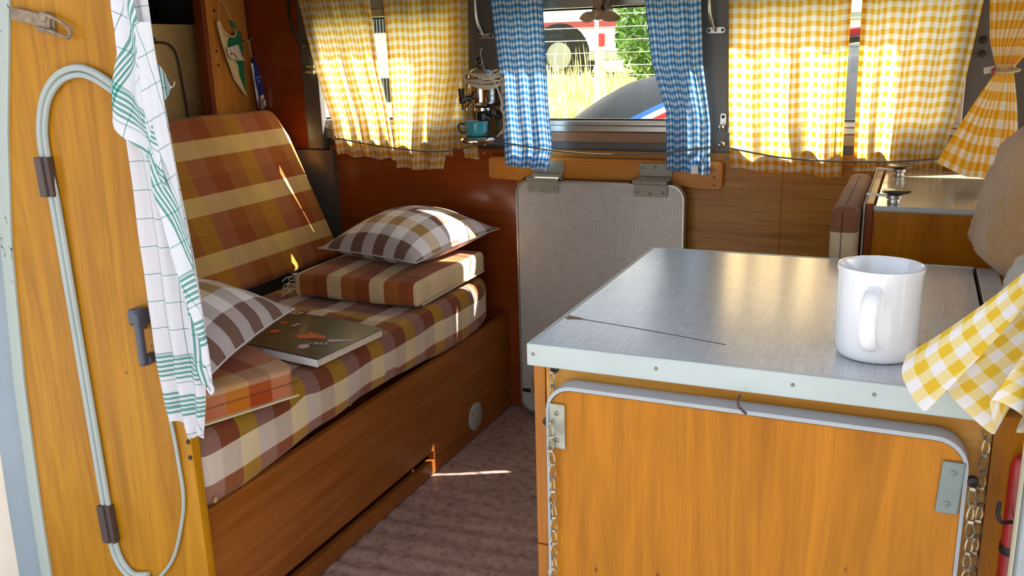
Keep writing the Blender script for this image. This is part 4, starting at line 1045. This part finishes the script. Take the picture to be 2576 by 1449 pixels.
def coffee():
    t = thing('coffee_machine', 'vintage chrome lever coffee machine with coiled cord on the dark pillar', 'coffee machine', (-1.095, 2.24, .81))
    s = 1.0; cx, cy = -1.090, 2.235
    k = MB(); k.lathe([(0, 0), (.020, 0), (.028, .006), (.034, .010), (.037, .016), (.037, .085), (.0375, .088), (.034, .094), (.026, .102), (.014, .107), (0, .108)], (cx, cy, .898), 36, 'z', False); k.build('boiler', 'chrome', t, sharp=50)
    k = MB(); k.lathe([(.018, -.012), (.022, -.008), (.022, 0)], (cx, cy, .898), 24, 'z'); k.build('group_head', 'chrome', t)
    k = MB(); k.lathe([(.004, 0), (.004, .008), (.006, .010), (.0095, .016), (.0095, .021), (.006, .027), (0, .029)], (cx-.004, cy, 1.004), 20, 'z', False); k.build('lid_knob', 'black', t)
    # back column and base
    k = MB(); k.box(cx+.012, cx+.052, 2.27, 2.318, .82, .985); k.build('column', 'chromedark', t, False, .008)
    k = MB(); k.tube([(cx+.044, 2.262, .985), (cx+.050, 2.26, .90), (cx+.052, 2.258, .84), (cx+.034, 2.25, .818)], .0035, 8); k.build('side_bar', 'chromedark', t)
    k = MB(); k.lathe([(0, 0), (.034, 0), (.046, .004), (.050, .010), (.046, .016), (.036, .018), (.030, .014), (0, .014)], (cx-.010, cy-.012, .803), 36, 'z', False); k.build('drip_base', 'chrome', t)
    # filter holder below the boiler and black handles
    k = MB(); k.lathe([(.016, -.030), (.021, -.026), (.022, -.010), (.019, -.004)], (cx+.002, cy+.002, .892), 20, 'z'); k.build('filter_holder', 'black', t)
    k = MB(); k.tube([(cx-.020, cy-.030, .925), (cx-.030, cy-.055, .922)], [.006, .010], 12); k.lathe([(0, -.012), (.009, -.009), (.012, 0), (.009, .009), (0, .012)], (cx-.030, cy-.055, .922), 14, 'z', False); k.build('tap_knob', 'black', t)
    k = MB(); k.tube([(cx-.052, cy-.02, .950), (cx-.052, cy-.02, .910)], [.0085, .0075], 12); k.tube([(cx-.050, cy-.02, .910), (cx-.050, cy-.02, .893)], .0032, 8); k.build('steam_handle', 'black', t)
    k = MB(); k.tube([(cx-.046, cy-.02, .930), (cx-.014, cy-.01, .930)], .004, 8); k.tube([(cx-.022, cy-.030, .916), (cx-.032, cy-.036, .900), (cx-.030, cy-.036, .890)], .0035, 8); k.build('tap_spout', 'chrome', t)
    k = MB(); k.lathe([(0, -.010), (.008, -.007), (.010, 0), (.008, .007), (0, .010)], (cx+.036, cy-.012, .885), 14, 'z', False); k.tube([(cx+.036, cy-.012, .885), (cx+.034, cy+.03, .868)], .005, 8); k.build('lever_knob', 'black', t)
    # coiled flex
    k = MB(); P = []
    for i in range(190):
        a = i/190*9*2*PI; rr = .047+.005*math.sin(i*.31); P.append((cx-.002+rr*math.cos(a), cy+rr*math.sin(a)*.95, .972+.014*math.sin(i*.13)+.006*math.cos(a*1.0+i*.05)+.004*math.sin(a*2)))
    k.tube(P, .0026, 6); k.build('cord_coil', 'cord', t)
    k = MB(); k.tube(catmull([(cx+.030, cy-.03, .99), (cx+.050, cy-.025, .965), (cx+.062, cy-.02, .935), (cx+.064, cy-.01, .905), (cx+.060, cy-.01, .895), (cx+.068, cy-.005, .88)], 6), .0025, 6)
    k.tube(catmull([(cx+.020, cy-.02, .998), (cx-.005, cy+.01, 1.04), (cx-.018, cy+.05, 1.055)], 5), .0012, 6); k.build('cord', 'cord', t)
    # cup
    c = (-1.104, 2.223, .8215); t = thing('enamel_cup', 'turquoise enamel cup with white inside on the coffee machine base', 'cup', c)
    k = MB(); prof = [(0, 0), (.020, 0), (.026, .005), (.0305, .015), (.0315, .034), (.0325, .041), (.0335, .042)]; k.lathe(prof, c, 32, 'z', False); k.build('cup_body', 'turq', t)
    k = MB(); k.lathe([(.0335, .042), (.0315, .0415), (.030, .034), (.029, .015), (.024, .006), (0, .004)], c, 32, 'z', False); k.build('cup_inside', 'white', t)
    k = MB(); k.tube(catmull([(c[0]-.030, c[1]-.008, c[2]+.033), (c[0]-.044, c[1]-.012, c[2]+.034), (c[0]-.049, c[1]-.013, c[2]+.022), (c[0]-.042, c[1]-.011, c[2]+.011), (c[0]-.028, c[1]-.008, c[2]+.010)], 5), .0032, 8, flat=1.2); k.build('cup_handle', 'turqdark', t)
M_['chromedark'] = plain('brown_tinted_metal', '8a6e50', .2, .85, 0, .1); M_['turqdark'] = plain('dark_blue_enamel', '2c4a66', .25, 0, .4)
coffee()

# ------------------------------------------------------------------ pennant and hanging cards on the post
def hangings():
    X = -1.92
    t = thing('pennant', 'green and ivory pennant with red lion crest hanging on the wooden board', 'pennant', (X, 2.25, 1.15))
    def W2(px, py):  # crop coordinates of my sketch of the pennant -> metres on the board
        return (2.165+(px-45)*.000257, 1.152-(py-145)*.000228)
    iv = [(45, 145), (85, 130), (120, 230), (170, 290), (215, 325), (255, 330), (225, 365), (192, 395), (190, 440), (300, 650), (325, 700), (328, 830), (365, 970), (410, 1080), (417, 1128), (260, 895), (130, 600), (85, 420), (60, 280)]
    gr = [(290, 115), (335, 150), (358, 240), (400, 340), (438, 480), (437, 600), (410, 700), (405, 900), (405, 1068), (365, 970), (328, 830), (325, 700), (300, 650), (190, 440), (192, 395), (225, 365), (300, 325), (345, 290), (350, 240), (320, 190), (300, 250), (300, 170)]
    def flat(name, pts, mat, x, th=.0015, par=None):
        k = MB(); P = [W2(a, b) for a, b in pts]; n = len(P)
        k.add([(x+.004*math.sin(p[0]*90), p[0], p[1]) for p in P]+[(x+th+.004*math.sin(p[0]*90), p[0], p[1]) for p in P], [tuple(range(n)), tuple(range(2*n-1, n-1, -1))]+[(i, (i+1) % n, n+(i+1) % n, n+i) for i in range(n)])
        o = k.build(name, mat, par or t, False); return o
    flat('ivory_half', iv, 'ivory', X); flat('green_half', gr, 'green', X+.0005)
    k = MB(); k.tube(catmull([(X, *W2(65, 145)), (X+.006, *W2(110, 240)), (X+.010, *W2(170, 305)), (X+.010, *W2(240, 335)), (X+.006, *W2(320, 305)), (X+.002, *W2(352, 240)), (X, *W2(315, 130))], 4), .0024, 6); k.build('hem_roll', 'ivory', t)
    k = MB(); k.tube(catmull([(X, *W2(85, 145)), (X, *W2(110, 0)), (X-.006, *W2(170, -160))], 3), .0011, 5); k.tube(catmull([(X, *W2(300, 120)), (X, *W2(240, 0)), (X-.006, *W2(170, -160))], 3), .0011, 5); k.build('hanging_cord', 'cord', t)
    pt = flat('badge', [(140, 470), (335, 432), (418, 640), (215, 640), (165, 590), (130, 520)], 'paper', X+.006)
    # crest: a rearing red lion of simple limbs
    def limb(name, pts, r, mat):
        k = MB(); k.tube(catmull([(X+.0085, *W2(a, b)) for a, b in pts], 3), r, 5); k.build(name, mat, pt)
    limb('lion_body', [(180, 560), (215, 545), (250, 560), (285, 595)], .0028, 'redw')
    limb('lion_head', [(170, 500), (195, 520), (190, 545)], .0022, 'redw'); limb('lion_paw', [(215, 540), (235, 500), (270, 495)], .0013, 'redw'); limb('lion_paw', [(245, 560), (280, 550), (310, 555)], .0013, 'redw')
    limb('lion_leg', [(280, 590), (300, 610), (325, 620)], .0014, 'redw'); limb('lion_tail', [(255, 590), (240, 605), (262, 612), (285, 600)], .0009, 'redw')
    limb('shield_line', [(150, 490), (140, 520), (175, 595), (220, 628), (330, 628)], .0007, 'dark')
    to = text_obj('Brouwershof', .011, 'redw'); to.name = 'badge_lettering'
    p = W2(350, 545)
    # text plane faces +x: local x -> along the badge's right edge, local y -> outwards
    d = Vector((0, (385-318)*.000257, -(612-458)*.000228)).normalized(); nn = Vector((1, 0, 0)); yv = nn.cross(d)
    R = Matrix((d, yv, nn)).transposed().to_4x4(); to.parent = pt; to.scale = (.62, .62, .62)
    to.matrix_basis = Matrix.Translation(Vector((X+.0125, *p))-t.location) @ R @ Matrix.Scale(.62, 4)
    # hook and hanging cards
    hk = thing('wall_hook', 'dull metal coat hook holding the hanging cards', 'hook', (-1.93, 2.275, 1.10))
    k = MB(); k.lathe([(.007, 0), (.007, .003), (0, .004)], (-1.93, 2.262, 1.120), 12, 'x', False); k.box(-1.930, -1.926, 2.256, 2.268, 1.095, 1.122); k.build('plate', 'screw', hk, False, .001)
    k = MB(); k.tube(catmull([(-1.926, 2.264, 1.10), (-1.912, 2.268, 1.096), (-1.906, 2.280, 1.099), (-1.903, 2.288, 1.108)], 4), .0022, 6); k.build('arm', 'screw', hk)
    t = thing('card_bundle', 'blue air freshener card and foil strips hanging from the hook', 'cards', (-1.905, 2.278, 1.09)); cards = t
    k = MB(); k.tube([(-1.906, 2.274, 1.098), (-1.906, 2.277, 1.05), (-1.904, 2.281, 1.045)], .0008, 4); k.tube([(-1.906, 2.278, 1.098), (-1.906, 2.281, 1.05)], .0008, 4); k.build('string', 'cord', t)
    def pl(name, pts, mat, x, th=.001):
        k = MB(); k.prism(pts, 'x', x, x+th); o = k.build(name, mat, t, False); return o
    c1 = pl('blue_card', [(2.279, 1.048), (2.285, 1.045), (2.306, .975), (2.310, .935), (2.292, .930), (2.276, .975), (2.277, 1.02)], 'blue', -1.898)
    for i, (s_, z) in enumerate((('WUNDER', .985), ('BAUM', .973))):
        to = text_obj(s_, .0075, 'paper'); to.name = 'card_lettering'; to.parent = c1; R = Matrix((Vector((0, .96, .28)), Vector((0, -.28, .96)), Vector((1, 0, 0)))).transposed().to_4x4()
        to.matrix_basis = Matrix.Translation(Vector((-1.8965, 2.292, z))-t.location) @ R @ Matrix.Scale(.75, 4)
    pl('white_label', [(2.290, .929), (2.306, .934), (2.307, .922), (2.292, .918)], 'label', -1.896)
    pl('white_label', [(2.300, .916), (2.314, .918), (2.314, .898), (2.302, .896)], 'label', -1.896)
    pl('foil_strip', [(2.267, 1.028), (2.271, 1.03), (2.284, .895), (2.280, .893)], 'foil', -1.902); pl('foil_strip', [(2.272, 1.03), (2.276, 1.028), (2.292, .90), (2.284, .888)], 'foil', -1.900)
    pl('foil_packet', [(2.284, .920), (2.296, .922), (2.298, .890), (2.284, .888)], 'foil', -1.894, .004); pl('foil_packet', [(2.280, .884), (2.298, .888), (2.296, .876), (2.282, .874)], 'foil', -1.894, .004)
    for o_ in (cards, hk): o_.location.y += .010
    cards.scale = (1, 1.0, 1.0)
M_['linkgold'] = plain('brass', 'b08a3a', .3, .8)
hangings()

# ------------------------------------------------------------------ right side: back cabinet, cushion, seats, extinguisher
def rightside():
    t = thing('back_cabinet', 'wooden rear sink cabinet with cream laminate top near the window', 'cabinet', (0, 2.0, 0))
    k = MB(); k.box(-.062, .16, 1.752, 2.27, .0, .742); k.build('carcass', 'wood_cab', t, False, .001)
    k = MB(); k.box(-.076, -.0625, 1.750, 2.27, .0, .757); k.build('edge_panel', 'wood_edge4', t, False, .0015)
    k = MB(); k.box(-.080, -.077, 1.752, 2.27, .0, .755); k.build('edge_panel', 'paper', t, False)
    k = MB(); k.box(-.060, .16, 1.752, 2.27, .742, .752); k.build('cabinet_top', 'lam_cream', t, False, .001)
    k = MB(); k.box(-.0625, .16, 1.7485, 1.7518, .745, .7535); k.build('front_edging', 'lip', t, False, .001)
    for i, (x, y) in enumerate(((-.030, 1.79), (-.030, 2.16))):
        c = thing('lid_catch', ['front swivel lid catch on the back cabinet top', 'rear swivel lid catch on the back cabinet top'][i], 'catch', (x, y, .752), 'swivel catches on the back cabinet top')
        k = MB(); k.lathe([(.011, 0), (.012, .004), (.010, .009), (.014, .011), (.014, .017), (.009, .019), (0, .019)], (x, y, .752), 24, 'z', False); k.build('catch_body', 'alu', c)
        k = MB(); k.lathe([(.010, 0), (.024, .002), (.0265, .0045), (.024, .0065), (0, .008)], (x+.003, y, .771), 28, 'z', False); k.build('catch_disc', 'catchbrown', c)
        k = MB(); k.obox((x-.026, y-.002, .768), (.022, 0, -.001), (0, .0045, 0), (0, 0, .0022)); k.build('catch_arm', 'label', c, False, .001)
    k = MB()
    for y in (1.93, 1.96): k.box(-.055, -.048, y, y+.004, .752, .7526)
    k.build('slot_mark', 'thread', t, False)
    # cushion standing against it
    mb = MB(); mb.rbox(-.132, -.084, 1.70, 2.16, .42, .758, .016, n=10, wob=.003, ny=30)
    mb.uv = [[(mb.v[i][0], mb.v[i][2]) for i in f] for f in mb.f]
    mb.v = [(x-.0*(z-.42)+(-.006 if x < -.11 and z > .65 else 0)*0, y, z) for x, y, z in mb.v]
    o = mb.build('side_cushion', 'plaid_side', smooth=True, sharp=75); tag(o, 'brown and cream striped cushion standing beside the back cabinet', 'cushion')
    k = MB()
    for i in range(34): 
        z = .66+.09*i/34; k.tube([(-.112, 1.6985, z), (-.112, 1.6985, z+.0016)], .0008, 4)
    for i in range(50):
        y = 1.70+.40*i/50; k.tube([(-.108, y, .7595), (-.108, y+.005, .7595)], .0006, 4)
    k.build('stitching', 'thread', o)
    # sheepskin covered seats
    def seat(name, c, sx, sy, sz, mat, label, seed):
        bm = bmesh.new(); bmesh.ops.create_icosphere(bm, subdivisions=6, radius=1)
        for v in bm.verts:
            p = v.co.copy(); q = Vector([math.copysign(abs(a)**.45, a) for a in p])
            q = Vector((q.x*sx, q.y*sy, q.z*sz))
            if q.x < 0 and q.z+c[2] < .72: q.x *= max(.72, 1-(.72-q.z-c[2])*7)
            d = p.normalized(); n1 = noise.noise(q*9+Vector((seed,)*3)); n2 = noise.noise(q*34+Vector((seed,)*3)); n3 = noise.noise(q*110+Vector((seed,)*3))
            n0 = noise.noise(q*4.5+Vector((seed+7,)*3)); v.co = Vector(c)+q+d*(.020*n0+.016*n1*abs(n1)**.3+.007*n2+.0035*n3-.006)
        me = bpy.data.meshes.new(name); 
        for f in bm.faces: f.smooth = True
        bmesh.ops.translate(bm, verts=bm.verts, vec=-Vector((c[0], c[1], .0))); bm.to_mesh(me); bm.free(); me.materials.append(M_[mat])
        o = bpy.data.objects.new(name, me); COL.objects.link(o); o.location = (c[0], c[1], 0); tag(o, label, 'seat')
        return o
    seat('sheepskin_seat', (.282, 1.60, .578), .190, .12, .350, 'fur1', 'brown sheepskin covered cab seat back behind the tied curtain', 3)
    seat('fleece_seat', (.294, 1.31, .53), .190, .09, .268, 'fur2', 'pale beige sheepskin cab seat back beside the mug', 8)
    # fire extinguisher with hook
    t = thing('fire_extinguisher', 'narrow red extinguisher tube clipped beside the right hand chains', 'extinguisher', (.128, .985, .55))
    k = MB(); k.lathe([(.0, -.14), (.012, -.138), (.0125, .060), (.010, .070), (.006, .074), (0, .075)], (.128, .985, .555), 20, 'z', False); k.build('cylinder', 'redw', t)
    k = MB(); k.lathe([(.0128, -.038), (.0133, -.036), (.0133, -.030), (.0128, -.028)], (.128, .985, .555), 20, 'z', False); k.build('band', 'dark', t)
    k = MB(); k.tube(catmull([(.122, .965, .563), (.112, .962, .562), (.108, .964, .570), (.109, .97, .581)], 4), .0022, 6); o = k.build('black_hook', 'dark', None); tag(o, 'black bent hook at the red extinguisher', 'hook')
    # door edge at far right
    k = MB(); pr = [(.116, .905), (.122, .900), (.30, .900), (.30, .93), (.125, .93), (.117, .915)]
    vs = []; zz = [1.4-1.5*i/30 for i in range(31)]
    for z in zz:
        dx = .0+(.72-z)*-.004
        for a, b in pr: vs.append((a-dx, b-.0, z))
    n = len(pr)
    k.add(vs, [(j*n+i, j*n+(i+1) % n, (j+1)*n+(i+1) % n, (j+1)*n+i) for j in range(30) for i in range(n)])
    o = k.build('door_1', 'jamb3', smooth=True, sharp=35); struct(o); o['label'] = 'grey painted edge of the open side door'
    k = MB(); k.tube([(.1165-(.72-z)*-.004, .9005, z) for z in zz], .0022, 6); k.build('door_seal', 'seal', o)
M_['wood_edge4'] = wood('reddish_edge', '7e3c1c', '9a5228', 'z'); M_['lam_cream'] = laminate('cream_laminate', 'a59a86', 'bfb59f', .16, 'xy'); M_['catchbrown'] = plain('catch_dark', '4a423c', .2, .3, .3)
M_['jamb3'] = plain('grey_door_paint', '8f989c', .35, 0, .2); M_['seal'] = plain('old_cream_seal', 'a39c84', .7)
rightside()

# ------------------------------------------------------------------ outdoors
def outdoors():
    G = -.45
    def gz(x, y):
        f = max(0, min(1, (y-4.2)/4.8)); return G+.02+f*1.15*(1 if y < 9 else 1)
    mb = MB(); mb.grid(lambda u, v: (-14+26*u, 3.2+36*v**2, gz(-14+26*u, 3.2+36*v**2)+.05*noise.noise(Vector((u*60, v*60, 0)))), 120, 120)
    o = mb.build('grass_bank', 'grass', smooth=True); struct(o); o['label'] = 'sunlit grassy bank outside the clear window'
    mb = MB(); mb.box(-40, 40, -40, 3.4, G-.1, G); o = mb.build('ground', 'asphalt', smooth=False); struct(o)
    # grass blades
    mb = MB(); rnd = random.Random(5); vs = []; fs = []
    for i in range(9000):
        y = 4.6+4.6*rnd.random(); x = -y*.62+rnd.random()*(y*.40); z = gz(x, y)-.02; h = .06+.12*rnd.random()
        if rnd.random() < .25 and x > -y*.44: h += .30*rnd.random()
        a = rnd.random()*PI; dx, dy = .005*math.cos(a), .005*math.sin(a); lx, ly = rnd.uniform(-.05, .05), rnd.uniform(-.05, .05); b = len(vs)
        vs += [(x-dx, y-dy, z), (x+dx, y+dy, z), (x+lx*.4+dx*.6, y+ly*.4, z+h*.6), (x+lx, y+ly, z+h)]; fs += [(b, b+1, b+2), (b, b+2, b+3)]
    mb.add(vs, fs); o = mb.build('tall_grass', 'blade', smooth=False); tag(o, 'pale dry grass growing on the bank outside', 'grass', kind='stuff')
    # bush
    mb = MB(); vs = []; fs = []; rnd = random.Random(9)
    for i in range(2600):
        d = Vector((rnd.gauss(0, 1), rnd.gauss(0, 1), rnd.gauss(0, 1))).normalized()*(.35+.65*rnd.random()**.5)
        p = Vector((-2.10+.32*d.x, 7.6+.35*d.y, 1.25+.52*d.z)); a = Vector((rnd.gauss(0, 1), rnd.gauss(0, 1), rnd.gauss(0, 1))).normalized()*.035; b_ = a.cross(Vector((rnd.random(), rnd.random(), rnd.random()))).normalized()*.018; b = len(vs)
        vs += [p-a, p+b_, p+a, p-b_]; fs += [(b, b+1, b+2, b+3)]
    mb.add([tuple(v) for v in vs], fs); t = thing('bush', 'small green leafy bush growing outside behind blue curtain', 'bush', (-2.10, 7.6, .5)); mb.build('foliage', 'leaf', t, False)['kind'] = 'stuff'
    k = MB(); k.tube([(-2.10, 7.6, .4), (-2.08, 7.6, .8), (-2.12, 7.62, 1.3)], [.02, .016, .008], 7); k.build('stem', 'wood_edge', t)
    # wire fence
    f = thing('wire_fence', 'thin galvanised wire fence standing before the white vans', 'fence', (-3, 7.2, .3))
    for x in (-5.2, -4.2, -3.0, -2.45, -1.4, -.2, 1.0):
        k = MB(); k.tube([(x, 7.2, .3), (x, 7.2, 1.75)], .018, 7); k.build('post', 'fence', f)
    for z in (.82, .90, 1.00, 1.10, 1.20, 1.30, 1.40, 1.55):
        k = MB(); k.tube([(-6, 7.2, z), (2, 7.2, z)], .0035, 5); k.build('wire', 'fence', f)
    k = MB(); k.box(-2.385, -2.345, 7.05, 7.09, .4, 1.05, 0); k.box(-2.388, -2.342, 7.045, 7.095, 1.05, 1.15, 1); o = k.build('marker_post', ['paint_grey', 'red'], smooth=False, bevel=.008); tag(o, 'grey marker post with a red band outside the window', 'post')
    # white vans
    def van(x0, x1, y0, zb, label, stripe=True):
        t = thing('white_van', label, 'van', ((x0+x1)/2, y0+.9, zb)); H = 2.1; y1 = y0+1.8
        prof = [(x0, zb+.35), (x0-.02, zb+.9), (x0+.45, zb+1.15), (x0+.85, zb+H-.1), (x0+1.1, zb+H), (x1-.08, zb+H), (x1, zb+H-.12), (x1, zb+.35)]
        k = MB(); k.prism(prof, 'y', y0, y1); k.build('body', 'carwhite', t, False, .04)
        k = MB(); k.prism([(x0+.62, zb+1.2), (x0+.98, zb+H-.25), (x0+1.7, zb+H-.25), (x0+1.7, zb+1.2)][::-1], 'y', y0-.006, y0); k.build('side_window', 'carglass', t, False)
        k = MB(); k.box(x0+.1, x1-.1, y0-.012, y0, zb+.62, zb+.70); k.build('side_stripe', 'redw' if stripe else 'paint_grey', t, False)
        for xx in (x0+.75, x1-.75):
            k = MB(); k.lathe([(.20, -.02), (.34, -.02), (.36, .03), (.36, .20), (.2, .2)], (xx, y0-.01, zb+.34), 24, 'y'); w2 = k.build('wheel', 'tyre', t)
            k = MB(); k.lathe([(.0, -.022), (.08, -.026), (.17, -.018), (.20, -.004)], (xx, y0-.01, zb+.34), 20, 'y', False); k.build('hub_cap', 'paint_grey', w2)
        k = MB(); k.box(x0-.03, x1+.03, y0-.02, y1+.02, zb+.28, zb+.38); k.build('bumper', 'paint_grey', t, False, .02)
    van(-6.6, -2.95, 9.6, .62, 'white van with red side stripe parked beyond the fence on the left')
    van(-2.7, 1.6, 10.4, .62, 'white van parked beyond the fence behind the bush', False)
    # dark car right outside
    t = thing('dark_car', 'dark grey car with red white and blue stripe right outside', 'car', (-1.0, 4.2, G))
    y0, y1 = 3.55, 5.0
    prof = [(-2.15, G+.35), (-2.10, .25), (-1.85, .50), (-1.56, .70), (-1.35, .835), (-1.14, .91), (-.6, .97), (1.2, .98), (1.9, .60), (2.1, G+.35)]
    k = MB(); ny = 14
    P = catmull([(a, 0, b) for a, b in prof[1:-1]], 6)
    def body(u, v):
        p = P[min(int(round(u*(len(P)-1))), len(P)-1)]; b = 2*v-1; dr = .5*max(0, (.45-v)/.45)**2.2+.2*max(0, (v-.8)/.2)**2
        return (p.x, (y0+y1)/2+b*(y1-y0)/2, p.z-dr)
    k.grid(body, len(P)-1, ny)
    k.prism([(-2.10, G+.2), (2.0, G+.2), (2.0, .30), (-2.05, .30)], 'y', y0, y1)
    for vv in (y0, y1):
        pts = [(p.x, vv, p.z-(.5 if vv == y0 else .2)) for p in P]; bot = [(p.x, vv, -.3) for p in P]; n = len(P)
        k.add(pts+bot, [(i, i+1, n+i+1, n+i) for i in range(n-1)])
    k.build('car_body', 'cardark', t, True, sharp=50)
    for off, m_ in ((.09, 'stripeblue'), (.06, 'carwhite'), (.03, 'red'), (0, 'carwhite')):
        k = MB()
        def st(u, v):
            x = -1.26+.70*u; vv = .075+.15*u+off*.62+v*.019
            i = min(range(len(P)-1), key=lambda q: abs((P[q].x+P[q+1].x)/2-x)); f_ = (x-P[i].x)/(P[i+1].x-P[i].x)
            zz_ = P[i].z+(P[i+1].z-P[i].z)*f_-.5*max(0, (.45-vv)/.45)**2.2
            return (x, y0+(y1-y0)*vv-.004, zz_+.006)
        k.grid(st, 16, 2); k.build('body_stripe', m_, t, False)
    for xx in (-1.35, 1.2):
        k = MB(); k.lathe([(.15, -.02), (.30, -.02), (.31, .02), (.31, .16), (.15, .16)], (xx, y0-.0, G+.31), 22, 'y'); k.build('wheel', 'tyre', t)
    # pale wall of slats seen at the left gap, and things seen at the right gap
    t = thing('slatted_trailer', 'white trailer side with dark ventilation slats outside left window', 'trailer', (-3.6, 5.4, G))
    k = MB(); k.box(-5.0, -3.15, 5.4, 7.0, G+.5, 2.4); k.build('trailer_body', 'carwhite', t, False, .03)
    for (za, zb_) in ((1.18, 1.30), (.72, .88)):
        for i in range(22):
            x = -3.72+i*.025; k = MB(); k.box(x, x+.009, 5.385, 5.4, za, zb_); k.build('slat', 'dark', t, False)
    for xx in (-4.6, -3.6):
        k = MB(); k.lathe([(.1, -.02), (.28, -.02), (.29, .02), (.29, .16), (.1, .16)], (xx, 5.5, G+.29), 20, 'y'); k.build('wheel', 'tyre', t)
    t = thing('parked_scooter', 'white and blue grey parked scooter with red seat beyond narrow curtain gap', 'scooter', (-.4, 6.3, G+.6))
    k = MB(); k.prism([(-.80, .62), (.10, .60), (.14, .90), (-.05, .96), (-.55, .94), (-.82, 1.0)], 'y', 6.2, 6.5); k.build('body', 'carwhite', t, False, .03)
    k = MB(); k.prism([(-.55, .945), (-.02, .965), (-.02, 1.0), (-.45, 1.01)], 'y', 6.22, 6.48); k.build('side_panel', 'palegrey', t, False, .01)
    k = MB(); k.prism([(-.50, 1.05), (-.10, 1.05), (-.06, 1.10), (-.30, 1.13), (-.52, 1.11)], 'y', 6.22, 6.46); k.build('seat_cushion', 'red', t, False, .02)
    k = MB(); k.tube(catmull([(-.62, 6.2, .98), (-.50, 6.2, 1.03), (-.35, 6.2, 1.05), (-.20, 6.2, 1.0)], 4), .02, 8); k.build('dark_rail', 'dark', t)
    for xx in (-.6, -.05):
        k = MB(); k.lathe([(.05, -.02), (.20, -.02), (.21, .02), (.21, .1), (.05, .1)], (xx, 6.3, .42), 20, 'y'); k.build('wheel', 'tyre', t)
M_['palegrey'] = plain('pale_blue_grey', 'b6bcc8', .4)
outdoors()
